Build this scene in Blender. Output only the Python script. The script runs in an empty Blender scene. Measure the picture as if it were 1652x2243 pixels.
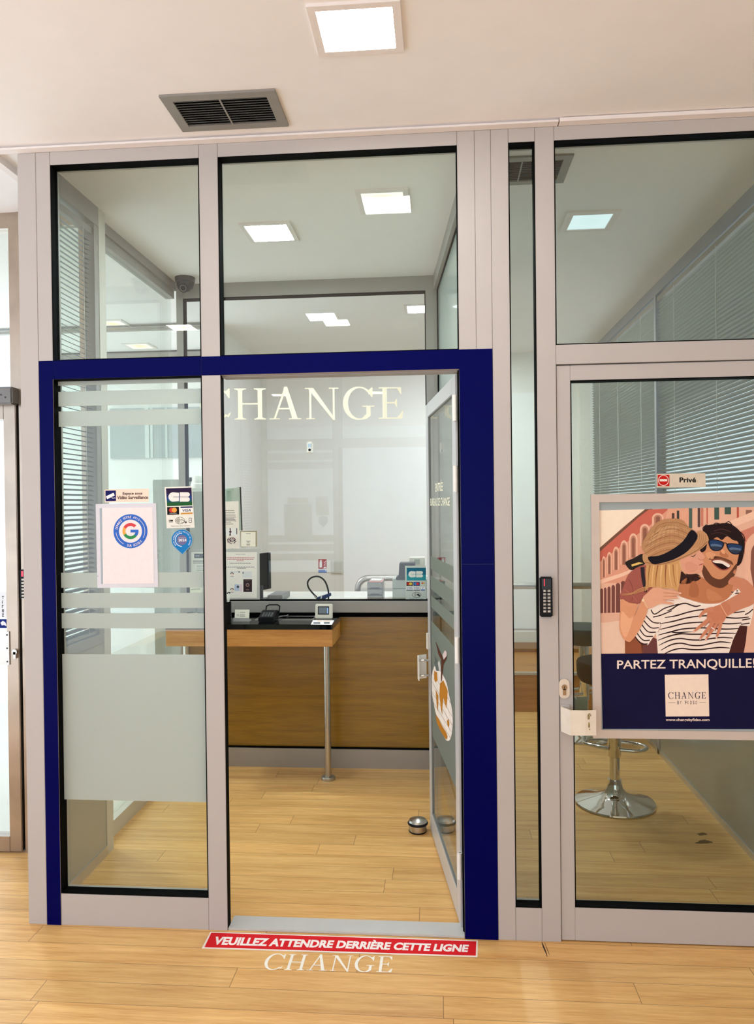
import bpy, bmesh, math, random
from mathutils import Vector, Matrix
random.seed(7)
SC = bpy.context.scene
COL = SC.collection

# ------------------------------------------------------------------ camera
F_PX, YAW, PITCH, ROLL, CAM = 1662.77, -.0804, -.0087, -.0114, Vector((0, -2.7105, 1.55))
cy_, sy_, cp_, sp_ = math.cos(YAW), math.sin(YAW), math.cos(PITCH), math.sin(PITCH)
RC = Matrix(((1, 0, 0), (0, cp_, sp_), (0, -sp_, cp_))) @ Matrix(((cy_, -sy_, 0), (sy_, cy_, 0), (0, 0, 1)))
cr_, sr_ = math.cos(ROLL), math.sin(ROLL)


def at(px, py, axis, val):
    """The point where the photograph's sight line through (px, py) meets a plane of the room."""
    a, b = px - 826, py - 1121.5
    d = RC.transposed() @ Vector((a * cr_ + b * sr_, F_PX, a * sr_ - b * cr_))
    i = 'xyz'.index(axis)
    return CAM + d * ((val - CAM[i]) / d[i])


cam_data = bpy.data.cameras.new('camera')
cam = bpy.data.objects.new('camera', cam_data)
COL.objects.link(cam)
right = RC.transposed() @ Vector((cr_, 0, sr_))
down = RC.transposed() @ Vector((sr_, 0, -cr_))
fwd = RC.transposed() @ Vector((0, 1, 0))
m3 = Matrix((right, -down, -fwd)).transposed()
cam.matrix_world = Matrix.Translation(CAM) @ m3.to_4x4()
cam_data.sensor_fit = 'VERTICAL'
cam_data.sensor_height = 24
cam_data.lens = F_PX * 24 / 2243
cam_data.clip_start = .02
SC.camera = cam

# ------------------------------------------------------------------ world, exposure, lamp strengths
SC.view_settings.view_transform = 'Standard'
SC.view_settings.look = 'None'
SC.view_settings.gamma = 1
SC.view_settings.exposure = 0.1
SC.cycles.max_bounces = 16
SC.cycles.transparent_max_bounces = 40
SC.cycles.diffuse_bounces = 6
SC.cycles.glossy_bounces = 5
SC.cycles.transmission_bounces = 8
SC.cycles.sample_clamp_indirect = 6
SC.cycles.use_denoising = True
world = bpy.data.worlds.new('sky')
SC.world = world
world.use_nodes = True
bg = world.node_tree.nodes['Background']
bg.inputs[1].default_value = 1.0
# cool daylight above the horizon, brighter glow added below it to lift the ceiling
_tc = world.node_tree.nodes.new('ShaderNodeTexCoord')
_sx = world.node_tree.nodes.new('ShaderNodeSeparateXYZ')
_rp = world.node_tree.nodes.new('ShaderNodeValToRGB')
_mr = world.node_tree.nodes.new('ShaderNodeMapRange')
_mr.inputs[1].default_value, _mr.inputs[2].default_value = -1, 1
_rp.color_ramp.elements[0].position, _rp.color_ramp.elements[0].color = .47, (2.12, 2.34, 2.62, 1)
_rp.color_ramp.elements[1].position, _rp.color_ramp.elements[1].color = .52, (1.45, 1.65, 1.95, 1)
for _a, _b in ((_tc.outputs['Generated'], _sx.inputs[0]), (_sx.outputs[2], _mr.inputs[0]), (_mr.outputs[0], _rp.inputs[0]), (_rp.outputs[0], bg.inputs[0])):
    world.node_tree.links.new(_a, _b)
L_LOBBY, L_ROOM, L_ROOM_DIM, L_PRIV_FILL, L_STAFF_FILL, L_HALL_FILL = 26, 92, 1.12, 50, 175, 220


# ------------------------------------------------------------------ materials
def lin(c):
    return tuple((v / 255 / 12.92) if v / 255 <= .04045 else ((v / 255 + .055) / 1.055) ** 2.4 for v in c) + (1,)


MATS = {}


def M(name, col, rough=.5, metal=0., var=.04, scale=30., bump=0., spec=.5, coat=0.):
    """Procedural surface: a base colour with slight noise wear and optional fine bump."""
    if name in MATS:
        return MATS[name]
    m = bpy.data.materials.new(name)
    m.use_nodes = True
    nt = m.node_tree
    b = nt.nodes['Principled BSDF']
    b.inputs['Roughness'].default_value = rough
    b.inputs['Metallic'].default_value = metal
    b.inputs['Specular IOR Level'].default_value = spec
    b.inputs['Coat Weight'].default_value = coat
    tc = nt.nodes.new('ShaderNodeTexCoord')
    nz = nt.nodes.new('ShaderNodeTexNoise')
    nz.inputs['Scale'].default_value = scale
    nz.inputs['Detail'].default_value = 4
    nt.links.new(tc.outputs['Object'], nz.inputs['Vector'])
    mr = nt.nodes.new('ShaderNodeMapRange')
    mr.inputs[1].default_value, mr.inputs[2].default_value = .3, .7
    mr.inputs[3].default_value, mr.inputs[4].default_value = 1 - var, 1 + var
    nt.links.new(nz.outputs['Fac'], mr.inputs[0])
    mx = nt.nodes.new('ShaderNodeVectorMath')
    mx.operation = 'SCALE'
    mx.inputs[0].default_value = lin(col)[:3]
    nt.links.new(mr.outputs[0], mx.inputs['Scale'])
    nt.links.new(mx.outputs[0], b.inputs['Base Color'])
    if bump:
        bp = nt.nodes.new('ShaderNodeBump')
        bp.inputs['Strength'].default_value = bump
        bp.inputs['Distance'].default_value = .002
        nt.links.new(nz.outputs['Fac'], bp.inputs['Height'])
        nt.links.new(bp.outputs[0], b.inputs['Normal'])
    MATS[name] = m
    return m


def PR(r, g, b):
    """Printing ink of one colour."""
    return M('ink_%02x%02x%02x' % (r, g, b), (r, g, b), .6, 0, .02, 60, spec=.1)


def glass(name, tint, f0=.04):
    if name in MATS:
        return MATS[name]
    m = bpy.data.materials.new(name)
    m.use_nodes = True
    nt = m.node_tree
    nt.nodes.clear()
    out = nt.nodes.new('ShaderNodeOutputMaterial')
    tr = nt.nodes.new('ShaderNodeBsdfTransparent')
    tr.inputs[0].default_value = tint + (1,)
    gl = nt.nodes.new('ShaderNodeBsdfGlossy')
    gl.inputs['Roughness'].default_value = 0.0
    lw = nt.nodes.new('ShaderNodeLayerWeight')
    lw.inputs[0].default_value = .5
    p5 = nt.nodes.new('ShaderNodeMath')
    p5.operation = 'POWER'
    p5.inputs[1].default_value = 5
    nt.links.new(lw.outputs['Facing'], p5.inputs[0])
    ma = nt.nodes.new('ShaderNodeMath')
    ma.operation = 'MULTIPLY_ADD'
    ma.inputs[1].default_value = 1 - f0
    ma.inputs[2].default_value = f0
    nt.links.new(p5.outputs[0], ma.inputs[0])
    mix = nt.nodes.new('ShaderNodeMixShader')
    nt.links.new(ma.outputs[0], mix.inputs[0])
    nt.links.new(tr.outputs[0], mix.inputs[1])
    nt.links.new(gl.outputs[0], mix.inputs[2])
    nt.links.new(mix.outputs[0], out.inputs[0])
    MATS[name] = m
    return m


def frosted(name, col, through=.12):
    m = bpy.data.materials.new(name)
    m.use_nodes = True
    nt = m.node_tree
    nt.nodes.clear()
    out = nt.nodes.new('ShaderNodeOutputMaterial')
    df = nt.nodes.new('ShaderNodeBsdfDiffuse')
    tl = nt.nodes.new('ShaderNodeBsdfTranslucent')
    tr = nt.nodes.new('ShaderNodeBsdfTransparent')
    nz = nt.nodes.new('ShaderNodeTexNoise')
    nz.inputs['Scale'].default_value = 400
    tc = nt.nodes.new('ShaderNodeTexCoord')
    nt.links.new(tc.outputs['Object'], nz.inputs['Vector'])
    mr = nt.nodes.new('ShaderNodeMapRange')
    mr.inputs[3].default_value, mr.inputs[4].default_value = .56, .68
    nt.links.new(nz.outputs['Fac'], mr.inputs[0])
    df.inputs[0].default_value = lin(col)
    tl.inputs[0].default_value = lin(col)
    m1 = nt.nodes.new('ShaderNodeMixShader')
    nt.links.new(mr.outputs[0], m1.inputs[0])
    nt.links.new(df.outputs[0], m1.inputs[1])
    nt.links.new(tl.outputs[0], m1.inputs[2])
    m2 = nt.nodes.new('ShaderNodeMixShader')
    m2.inputs[0].default_value = through
    nt.links.new(m1.outputs[0], m2.inputs[1])
    nt.links.new(tr.outputs[0], m2.inputs[2])
    nt.links.new(m2.outputs[0], out.inputs[0])
    return m


def lamp_mat(name, edge, centre, strength):
    """Luminous diffuser, slightly different in the middle where the LEDs sit."""
    m = bpy.data.materials.new(name)
    m.use_nodes = True
    nt = m.node_tree
    nt.nodes.clear()
    out = nt.nodes.new('ShaderNodeOutputMaterial')
    em = nt.nodes.new('ShaderNodeEmission')
    em.inputs[1].default_value = strength
    tc = nt.nodes.new('ShaderNodeTexCoord')
    gr = nt.nodes.new('ShaderNodeTexGradient')
    gr.gradient_type = 'SPHERICAL'
    mp = nt.nodes.new('ShaderNodeMapping')
    mp.inputs['Location'].default_value = (-1, -1, 0)
    mp.inputs['Scale'].default_value = (2, 2, 0)
    nt.links.new(tc.outputs['Generated'], mp.inputs[0])
    nt.links.new(mp.outputs[0], gr.inputs[0])
    rp = nt.nodes.new('ShaderNodeValToRGB')
    rp.color_ramp.elements[0].position = .15
    rp.color_ramp.elements[0].color = edge + (1,)
    rp.color_ramp.elements[1].position = .8
    rp.color_ramp.elements[1].color = centre + (1,)
    nt.links.new(gr.outputs[0], rp.inputs[0])
    nt.links.new(rp.outputs[0], em.inputs[0])
    nt.links.new(em.outputs[0], out.inputs[0])
    return m


def glow(name, col, strength):
    m = bpy.data.materials.new(name)
    m.use_nodes = True
    b = m.node_tree.nodes['Principled BSDF']
    b.inputs['Base Color'].default_value = (.02, .02, .02, 1)
    b.inputs['Emission Color'].default_value = lin(col)
    b.inputs['Emission Strength'].default_value = strength
    return m


def wood(name, light, dark, axis='x', rough=.35, planks=None, gscale=1.0, coat=0.):
    """Long grain wood; with planks=(width, length) it is laid as boards along x."""
    m = bpy.data.materials.new(name)
    m.use_nodes = True
    nt = m.node_tree
    N, Lk = nt.nodes, nt.links
    b = N['Principled BSDF']
    b.inputs['Roughness'].default_value = rough
    b.inputs['Coat Weight'].default_value = coat
    b.inputs['Coat Roughness'].default_value = .15

    def math_(op, a, c=None, d=None):
        n = N.new('ShaderNodeMath')
        n.operation = op
        for i, v in enumerate((a, c, d)):
            if v is None:
                continue
            if isinstance(v, (int, float)):
                n.inputs[i].default_value = v
            else:
                Lk.new(v, n.inputs[i])
        return n.outputs[0]
    tc = N.new('ShaderNodeTexCoord')
    sp = N.new('ShaderNodeSeparateXYZ')
    Lk.new(tc.outputs['Object'], sp.inputs[0])
    if axis == 'x':
        u, v, w = sp.outputs[0], sp.outputs[1], sp.outputs[2]
    elif axis == 'y':
        u, v, w = sp.outputs[1], sp.outputs[0], sp.outputs[2]
    else:
        u, v, w = sp.outputs[2], sp.outputs[0], sp.outputs[1]
    seam = None
    tone = None
    if planks:
        pw, pl = planks
        row = math_('FLOOR', math_('DIVIDE', math_('ADD', v, .0086 + 60 * pw), pw))
        wn = N.new('ShaderNodeTexWhiteNoise')
        wn.noise_dimensions = '1D'
        Lk.new(row, wn.inputs['W'])
        us = math_('DIVIDE', math_('ADD', math_('ADD', u, 50), math_('MULTIPLY', wn.outputs[0], pl * 7)), pl)
        cell = math_('FLOOR', us)
        wn2 = N.new('ShaderNodeTexWhiteNoise')
        wn2.noise_dimensions = '2D'
        cb = N.new('ShaderNodeCombineXYZ')
        Lk.new(row, cb.inputs[0])
        Lk.new(cell, cb.inputs[1])
        Lk.new(cb.outputs[0], wn2.inputs['Vector'])
        tone = wn2.outputs[0]
        fv = math_('FRACT', math_('DIVIDE', math_('ADD', v, .0086 + 60 * pw), pw))
        fu = math_('FRACT', us)
        s1 = math_('LESS_THAN', fv, .016)
        s2 = math_('LESS_THAN', fu, .0016)
        seam = math_('MAXIMUM', s1, s2)
        v = math_('ADD', v, math_('MULTIPLY', tone, 9.3))
        u = math_('ADD', u, math_('MULTIPLY', tone, 17.0))
    cx = N.new('ShaderNodeCombineXYZ')
    Lk.new(math_('MULTIPLY', u, 2.2 * gscale), cx.inputs[0])
    Lk.new(math_('MULTIPLY', v, 38 * gscale), cx.inputs[1])
    Lk.new(math_('MULTIPLY', w, 38 * gscale), cx.inputs[2])
    n1 = N.new('ShaderNodeTexNoise')
    n1.inputs['Scale'].default_value = 1.0
    n1.inputs['Detail'].default_value = 6
    n1.inputs['Distortion'].default_value = .6
    Lk.new(cx.outputs[0], n1.inputs['Vector'])
    cx2 = N.new('ShaderNodeCombineXYZ')
    Lk.new(math_('MULTIPLY', u, 12 * gscale), cx2.inputs[0])
    Lk.new(math_('MULTIPLY', v, 420 * gscale), cx2.inputs[1])
    Lk.new(math_('MULTIPLY', w, 420 * gscale), cx2.inputs[2])
    n2 = N.new('ShaderNodeTexNoise')
    n2.inputs['Scale'].default_value = 1.0
    n2.inputs['Detail'].default_value = 3
    Lk.new(cx2.outputs[0], n2.inputs['Vector'])
    g = math_('ADD', math_('MULTIPLY', n1.outputs['Fac'], .62), math_('MULTIPLY', n2.outputs['Fac'], .55))
    mr = N.new('ShaderNodeMapRange')
    mr.inputs[1].default_value, mr.inputs[2].default_value = .38, .78
    Lk.new(g, mr.inputs[0])
    mc = N.new('ShaderNodeMix')
    mc.data_type = 'RGBA'
    mc.inputs[6].default_value = lin(light)
    mc.inputs[7].default_value = lin(dark)
    Lk.new(mr.outputs[0], mc.inputs[0])
    col = mc.outputs[2]
    if planks:
        hs = N.new('ShaderNodeVectorMath')
        hs.operation = 'SCALE'
        Lk.new(col, hs.inputs[0])
        Lk.new(math_('MULTIPLY_ADD', tone, .16, .92), hs.inputs['Scale'])
        ms = N.new('ShaderNodeMix')
        ms.data_type = 'RGBA'
        ms.inputs[7].default_value = lin((120, 82, 40))
        Lk.new(math_('MULTIPLY', seam, .9), ms.inputs[0])
        Lk.new(hs.outputs[0], ms.inputs[6])
        col = ms.outputs[2]
    Lk.new(col, b.inputs['Base Color'])
    bp = N.new('ShaderNodeBump')
    bp.inputs['Strength'].default_value = .08
    bp.inputs['Distance'].default_value = .001
    Lk.new(n2.outputs['Fac'], bp.inputs['Height'])
    Lk.new(bp.outputs[0], b.inputs['Normal'])
    MATS[name] = m
    return m


ALU = M('silver_aluminium', (188, 181, 176), .42, 0, .015, 6, spec=.3)
ALU_IN = M('grey_aluminium', (156, 150, 143), .42, 0, .02, 8, spec=.4)
ALU_CLEAN = M('polished_aluminium', (205, 204, 202), .3, .75, .03, 12)
STAINLESS = M('worn_stainless', (172, 156, 140), .3, .85, .14, 5)
BRUSHED = M('brushed_steel', (190, 184, 174), .28, 1, .05, 50)
CHROME = M('chrome', (225, 225, 225), .06, 1, .01, 20)
GASKET = M('black_rubber', (2, 2, 2), .7, 0, .1, 60, spec=.06)
NAVY = M('navy_film', (0, 2, 76), .3, 0, .04, 3, spec=.05)
WHITE_WALL = M('white_paint', (236, 234, 228), .8, 0, .015, 12, bump=.05)
CEIL = M('ceiling_paint', (244, 240, 238), .85, 0, .012, 9, bump=.04)
TRIM_W = M('white_trim_paint', (238, 230, 226), .55, 0, .02, 20)
PANEL = M('grey_laminate', (168, 164, 150), .3, 0, .03, 10)
WHITE_PL = M('white_plastic', (236, 232, 222), .4, 0, .02, 40)
CREAM_PL = M('ivory_plastic', (222, 216, 200), .4, 0, .02, 40)
BLACK_PL = M('black_plastic', (9, 9, 11), .4, 0, .08, 40, spec=.2)
DARK_PL = M('charcoal_plastic', (58, 58, 62), .45, 0, .05, 40)
GREY_PL = M('grey_plastic', (130, 128, 128), .45, 0, .04, 40)
GRANITE = M('black_stone_top', (6, 6, 7), .04, 0, .3, 120, spec=.5)
FLOOR = wood('oak_boards', (242, 198, 128), (204, 146, 78), 'x', .38, planks=(.1045, 1.3))
APRON = wood('oak_apron', (226, 166, 92), (186, 122, 54), 'x', .4, gscale=.8)
DARKWOOD = wood('amber_wood_panel', (160, 116, 24), (122, 84, 10), 'x', .22, gscale=.7, coat=.5)
PLATWOOD = wood('honey_wood', (196, 134, 52), (156, 98, 28), 'x', .4)
GLASS = glass('clear_glass', (.94, .97, .945))
GLASS_TINT = glass('grey_tinted_glass', (.90, .93, .885))
GLASS_BACK = glass('counter_glass', (.97, .98, .975), .035)
FROST = frosted('frosted_film', (224, 229, 224), .1)
FROST_D = frosted('frosted_film_grey', (180, 184, 172), .12)
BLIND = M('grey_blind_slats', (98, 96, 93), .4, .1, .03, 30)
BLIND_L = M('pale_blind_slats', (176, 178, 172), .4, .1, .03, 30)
VINYL = M('cream_vinyl', (255, 244, 216), .45, 0, .01, 40)
BLACK_VINYL = M('black_seat_vinyl', (7, 7, 7), .75, 0, .15, 60, bump=.2, spec=.1)
SEAT_LIT = M('lit_black_seat_vinyl', (62, 68, 62), .6, 0, .08, 60, bump=.2, spec=.2)  # black vinyl with its lit look put into the colour


# ------------------------------------------------------------------ builders
OFF = {}


def tag(o, label=None, cat=None, group=None, kind=None):
    if label:
        o['label'] = label
    if cat:
        o['category'] = cat
    if group:
        o['group'] = group
    if kind:
        o['kind'] = kind
    return o


def empty(name, loc, label=None, cat=None, group=None, kind=None, rz=0):
    o = bpy.data.objects.new(name, None)
    o.empty_display_size = .05
    COL.objects.link(o)
    o.location = loc
    o.rotation_euler = (0, 0, rz)
    OFF[o] = Vector(loc)
    return tag(o, label, cat, group, kind)


def link_mesh(name, me, parent=None, local=False):
    o = bpy.data.objects.new(name, me)
    COL.objects.link(o)
    if parent:
        o.parent = parent
        OFF[o] = OFF[parent]
        if not local:
            me.transform(Matrix.Translation(-OFF[parent]))
    else:
        vs = [v.co for v in me.vertices]
        lo = Vector((min(v.x for v in vs), min(v.y for v in vs), min(v.z for v in vs)))
        hi = Vector((max(v.x for v in vs), max(v.y for v in vs), max(v.z for v in vs)))
        c = Vector(((lo.x + hi.x) / 2, (lo.y + hi.y) / 2, lo.z))
        me.transform(Matrix.Translation(-c))
        o.location = c
        OFF[o] = c
    return o


class MB:
    def __init__(s):
        s.bm = bmesh.new()

    def box(s, x0, x1, y0, y1, z0, z1, mi=0):
        x0, x1 = min(x0, x1), max(x0, x1)
        y0, y1 = min(y0, y1), max(y0, y1)
        z0, z1 = min(z0, z1), max(z0, z1)
        v = [s.bm.verts.new(p) for p in ((x0, y0, z0), (x1, y0, z0), (x1, y1, z0), (x0, y1, z0), (x0, y0, z1), (x1, y0, z1), (x1, y1, z1), (x0, y1, z1))]
        for f in ((3, 2, 1, 0), (4, 5, 6, 7), (0, 1, 5, 4), (1, 2, 6, 5), (2, 3, 7, 6), (3, 0, 4, 7)):
            s.bm.faces.new([v[i] for i in f]).material_index = mi
        return s

    def prism(s, pts, d, mi=0):
        """Extrude a planar outline (3-D points) by the vector d."""
        d = Vector(d)
        a = [s.bm.verts.new(p) for p in pts]
        b = [s.bm.verts.new(Vector(p) + d) for p in pts]
        n = len(pts)
        fs = [s.bm.faces.new(a[::-1]), s.bm.faces.new(b)]
        for i in range(n):
            fs.append(s.bm.faces.new((a[i], a[(i + 1) % n], b[(i + 1) % n], b[i])))
        for f in fs:
            f.material_index = mi
        return s

    def tube(s, pts, r, n=14, caps=True, mi=0, smooth=True):
        pts = [Vector(p) for p in pts]
        rings = []
        prev = None
        for i, p in enumerate(pts):
            t = ((pts[min(i + 1, len(pts) - 1)] - p).normalized() + (p - pts[max(i - 1, 0)]).normalized()).normalized()
            if prev is None:
                a = t.orthogonal().normalized()
            else:
                a = (prev - t * prev.dot(t)).normalized()
            prev = a
            b = t.cross(a)
            rr = r[i] if isinstance(r, (list, tuple)) else r
            rings.append([s.bm.verts.new(p + (a * math.cos(2 * math.pi * k / n) + b * math.sin(2 * math.pi * k / n)) * rr) for k in range(n)])
        for q in range(len(rings) - 1):
            for k in range(n):
                f = s.bm.faces.new((rings[q][k], rings[q][(k + 1) % n], rings[q + 1][(k + 1) % n], rings[q + 1][k]))
                f.smooth = smooth
                f.material_index = mi
        if caps:
            s.bm.faces.new(rings[0][::-1]).material_index = mi
            s.bm.faces.new(rings[-1]).material_index = mi
        return s

    def ring(s, pts, r, n=12):
        pts = [Vector(p) for p in pts]
        m = len(pts)
        rings = []
        nrm = (pts[1] - pts[0]).cross(pts[2] - pts[1]).normalized()
        for i, p in enumerate(pts):
            t = (pts[(i + 1) % m] - pts[i - 1]).normalized()
            a = t.cross(nrm).normalized()
            rings.append([s.bm.verts.new(p + (a * math.cos(2 * math.pi * k / n) + nrm * math.sin(2 * math.pi * k / n)) * r) for k in range(n)])
        for q in range(m):
            for k in range(n):
                s.bm.faces.new((rings[q][k], rings[q][(k + 1) % n], rings[(q + 1) % m][(k + 1) % n], rings[(q + 1) % m][k])).smooth = True
        return s

    def lathe(s, prof, c, n=40, mi=0, smooth=True):
        """prof: (radius, height) from bottom to top around a vertical axis through c."""
        c = Vector(c)
        rings = []
        for r, h in prof:
            if r < 1e-5:
                rings.append([s.bm.verts.new(c + Vector((0, 0, h)))])
            else:
                rings.append([s.bm.verts.new(c + Vector((r * math.cos(2 * math.pi * k / n), r * math.sin(2 * math.pi * k / n), h))) for k in range(n)])
        for a, b in zip(rings, rings[1:]):
            for k in range(n):
                k2 = (k + 1) % n
                if len(a) == 1 and len(b) == 1:
                    continue
                if len(a) == 1:
                    f = s.bm.faces.new((a[0], b[k2], b[k]))
                elif len(b) == 1:
                    f = s.bm.faces.new((a[k], a[k2], b[0]))
                else:
                    f = s.bm.faces.new((a[k], a[k2], b[k2], b[k]))
                f.smooth = smooth
                f.material_index = mi
        if len(rings[0]) > 1:
            s.bm.faces.new(rings[0][::-1]).material_index = mi
        if len(rings[-1]) > 1:
            s.bm.faces.new(rings[-1]).material_index = mi
        return s

    def build(s, name, mats, parent=None, bevel=0., local=False, seg=2):
        if bevel:
            bmesh.ops.bevel(s.bm, geom=list(s.bm.edges), offset=bevel, segments=seg, affect='EDGES', clamp_overlap=True)
        bmesh.ops.recalc_face_normals(s.bm, faces=s.bm.faces)
        for ed in s.bm.edges:
            if len(ed.link_faces) == 2 and ed.calc_face_angle() > .6:
                ed.smooth = False
        me = bpy.data.meshes.new(name)
        s.bm.to_mesh(me)
        s.bm.free()
        for m in (mats if isinstance(mats, (list, tuple)) else [mats]):
            me.materials.append(m)
        return link_mesh(name, me, parent, local)


def box(name, mat, parent, x0, x1, y0, y1, z0, z1, bevel=0., local=False):
    return MB().box(x0, x1, y0, y1, z0, z1).build(name, mat, parent, bevel, local)


# ---- lettering and flat prints
TXT = {}


def text_geo(s, bold=0.):
    if (s, bold) in TXT:
        return TXT[(s, bold)]
    cu = bpy.data.curves.new('lettering', 'FONT')
    cu.body = s
    cu.size = 1
    cu.offset = bold
    cu.resolution_u = 3
    ob = bpy.data.objects.new('lettering', cu)
    COL.objects.link(ob)
    dg = bpy.context.evaluated_depsgraph_get()
    me = bpy.data.meshes.new_from_object(ob.evaluated_get(dg))
    vs = [(v.co.x, v.co.y) for v in me.vertices]
    fs = [tuple(p.vertices) for p in me.polygons]
    bpy.data.objects.remove(ob)
    bpy.data.curves.remove(cu)
    bpy.data.meshes.remove(me)
    TXT[(s, bold)] = (vs, fs)
    return vs, fs


def ell(cx, cy, rx, ry, a0=0, a1=360, n=36):
    return [(cx + rx * math.cos(math.radians(a0 + (a1 - a0) * i / n)), cy + ry * math.sin(math.radians(a0 + (a1 - a0) * i / n))) for i in range(n + (0 if abs(a1 - a0) >= 360 else 1))]


def smooth_poly(pts, k=4):
    n = len(pts)
    out = []
    for i in range(n):
        p0, p1, p2, p3 = pts[i - 1], pts[i], pts[(i + 1) % n], pts[(i + 2) % n]
        for j in range(k):
            t = j / k
            out.append(tuple(.5 * (2 * p1[c] + (p2[c] - p0[c]) * t + (2 * p0[c] - 5 * p1[c] + 4 * p2[c] - p3[c]) * t * t + (3 * p1[c] - p0[c] - 3 * p2[c] + p3[c]) * t ** 3) for c in (0, 1)))
    return out


def smooth_line(pts, k=5):
    pp = [pts[0]] + list(pts) + [pts[-1]]
    out = []
    for i in range(1, len(pp) - 2):
        p0, p1, p2, p3 = pp[i - 1], pp[i], pp[i + 1], pp[i + 2]
        for j in range(k):
            t = j / k
            out.append(tuple(.5 * (2 * p1[c] + (p2[c] - p0[c]) * t + (2 * p0[c] - 5 * p1[c] + 4 * p2[c] - p3[c]) * t * t + (3 * p1[c] - p0[c] - 3 * p2[c] + p3[c]) * t ** 3) for c in range(len(p1))))
    out.append(tuple(pts[-1]))
    return out


def serif_word(word, gap=.1):
    """Roman capitals C H A N G E as lists of outlines, cap height 1, y up."""
    def arc_c(x, rx=.43, irx=.315, a0=44, a1=318):
        o = ell(x + .45, .5, rx, .53, a0, a1, 40)
        i = ell(x + .475, .5, irx, .485, a0, a1, 40)
        return [[o[k], o[k + 1], i[k + 1], i[k]] for k in range(40)]
    out = []
    x = 0
    for ch in word:
        P = []
        R = lambda a, b, c, d: P.append([(x + a, c), (x + b, c), (x + b, d), (x + a, d)])
        T = lambda *p: P.append([(x + a, b) for a, b in p])
        if ch == 'H':
            for c in (.1, .64):
                R(c, c + .12, 0, 1)
                for y0, y1, y2 in ((0, .035, .07), (1, .965, .93)):
                    R(c - .1, c + .22, min(y0, y1), max(y0, y1))
                    T((c - .06, y1), (c + .18, y1), (c + .12, y2), (c, y2))
            R(.22, .64, .48, .53)
            w = .86
        elif ch == 'A':
            T((.11, .02), (.165, .02), (.47, 1.0), (.42, 1.03))
            T((.62, .02), (.77, .02), (.49, 1.04), (.41, 1.04), (.39, .98))
            R(.22, .64, .32, .365)
            R(0, .28, 0, .035)
            R(.53, .87, 0, .035)
            w = .87
        elif ch == 'N':
            R(.12, .175, 0, 1)
            R(.76, .815, 0, 1)
            T((.07, 1), (.23, 1), (.815, .02), (.815, -.03), (.77, -.03))
            R(0, .24, .965, 1)
            R(.03, .27, 0, .035)
            R(.66, .92, .965, 1)
            w = .92
        elif ch == 'E':
            R(.1, .225, 0, 1)
            R(0, .6, .96, 1)
            T((.56, 1), (.61, 1), (.625, .78), (.6, .78), (.5, .96))
            R(.2, .47, .485, .53)
            T((.43, .485), (.48, .38), (.5, .38), (.5, .63), (.48, .63), (.43, .53))
            R(0, .62, 0, .04)
            T((.5, .04), (.645, .24), (.67, .24), (.64, 0), (.5, 0))
            R(.02, .32, .96, 1)
            w = .68
        elif ch in 'CG':
            P += arc_c(x)
            T((.7, .89), (.81, 1.0), (.835, 1.0), (.83, .69), (.8, .69))
            w = .86
            if ch == 'G':
                R(.66, .775, .1, .41)
                R(.55, .88, .385, .42)
                T((.5, -.03), (.66, .0), (.775, .1), (.66, .16))
                w = .9
            else:
                T((.74, .1), (.8, .07), (.86, .22), (.835, .235))
        out += P
        x += w + gap
    return out, x - gap


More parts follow.
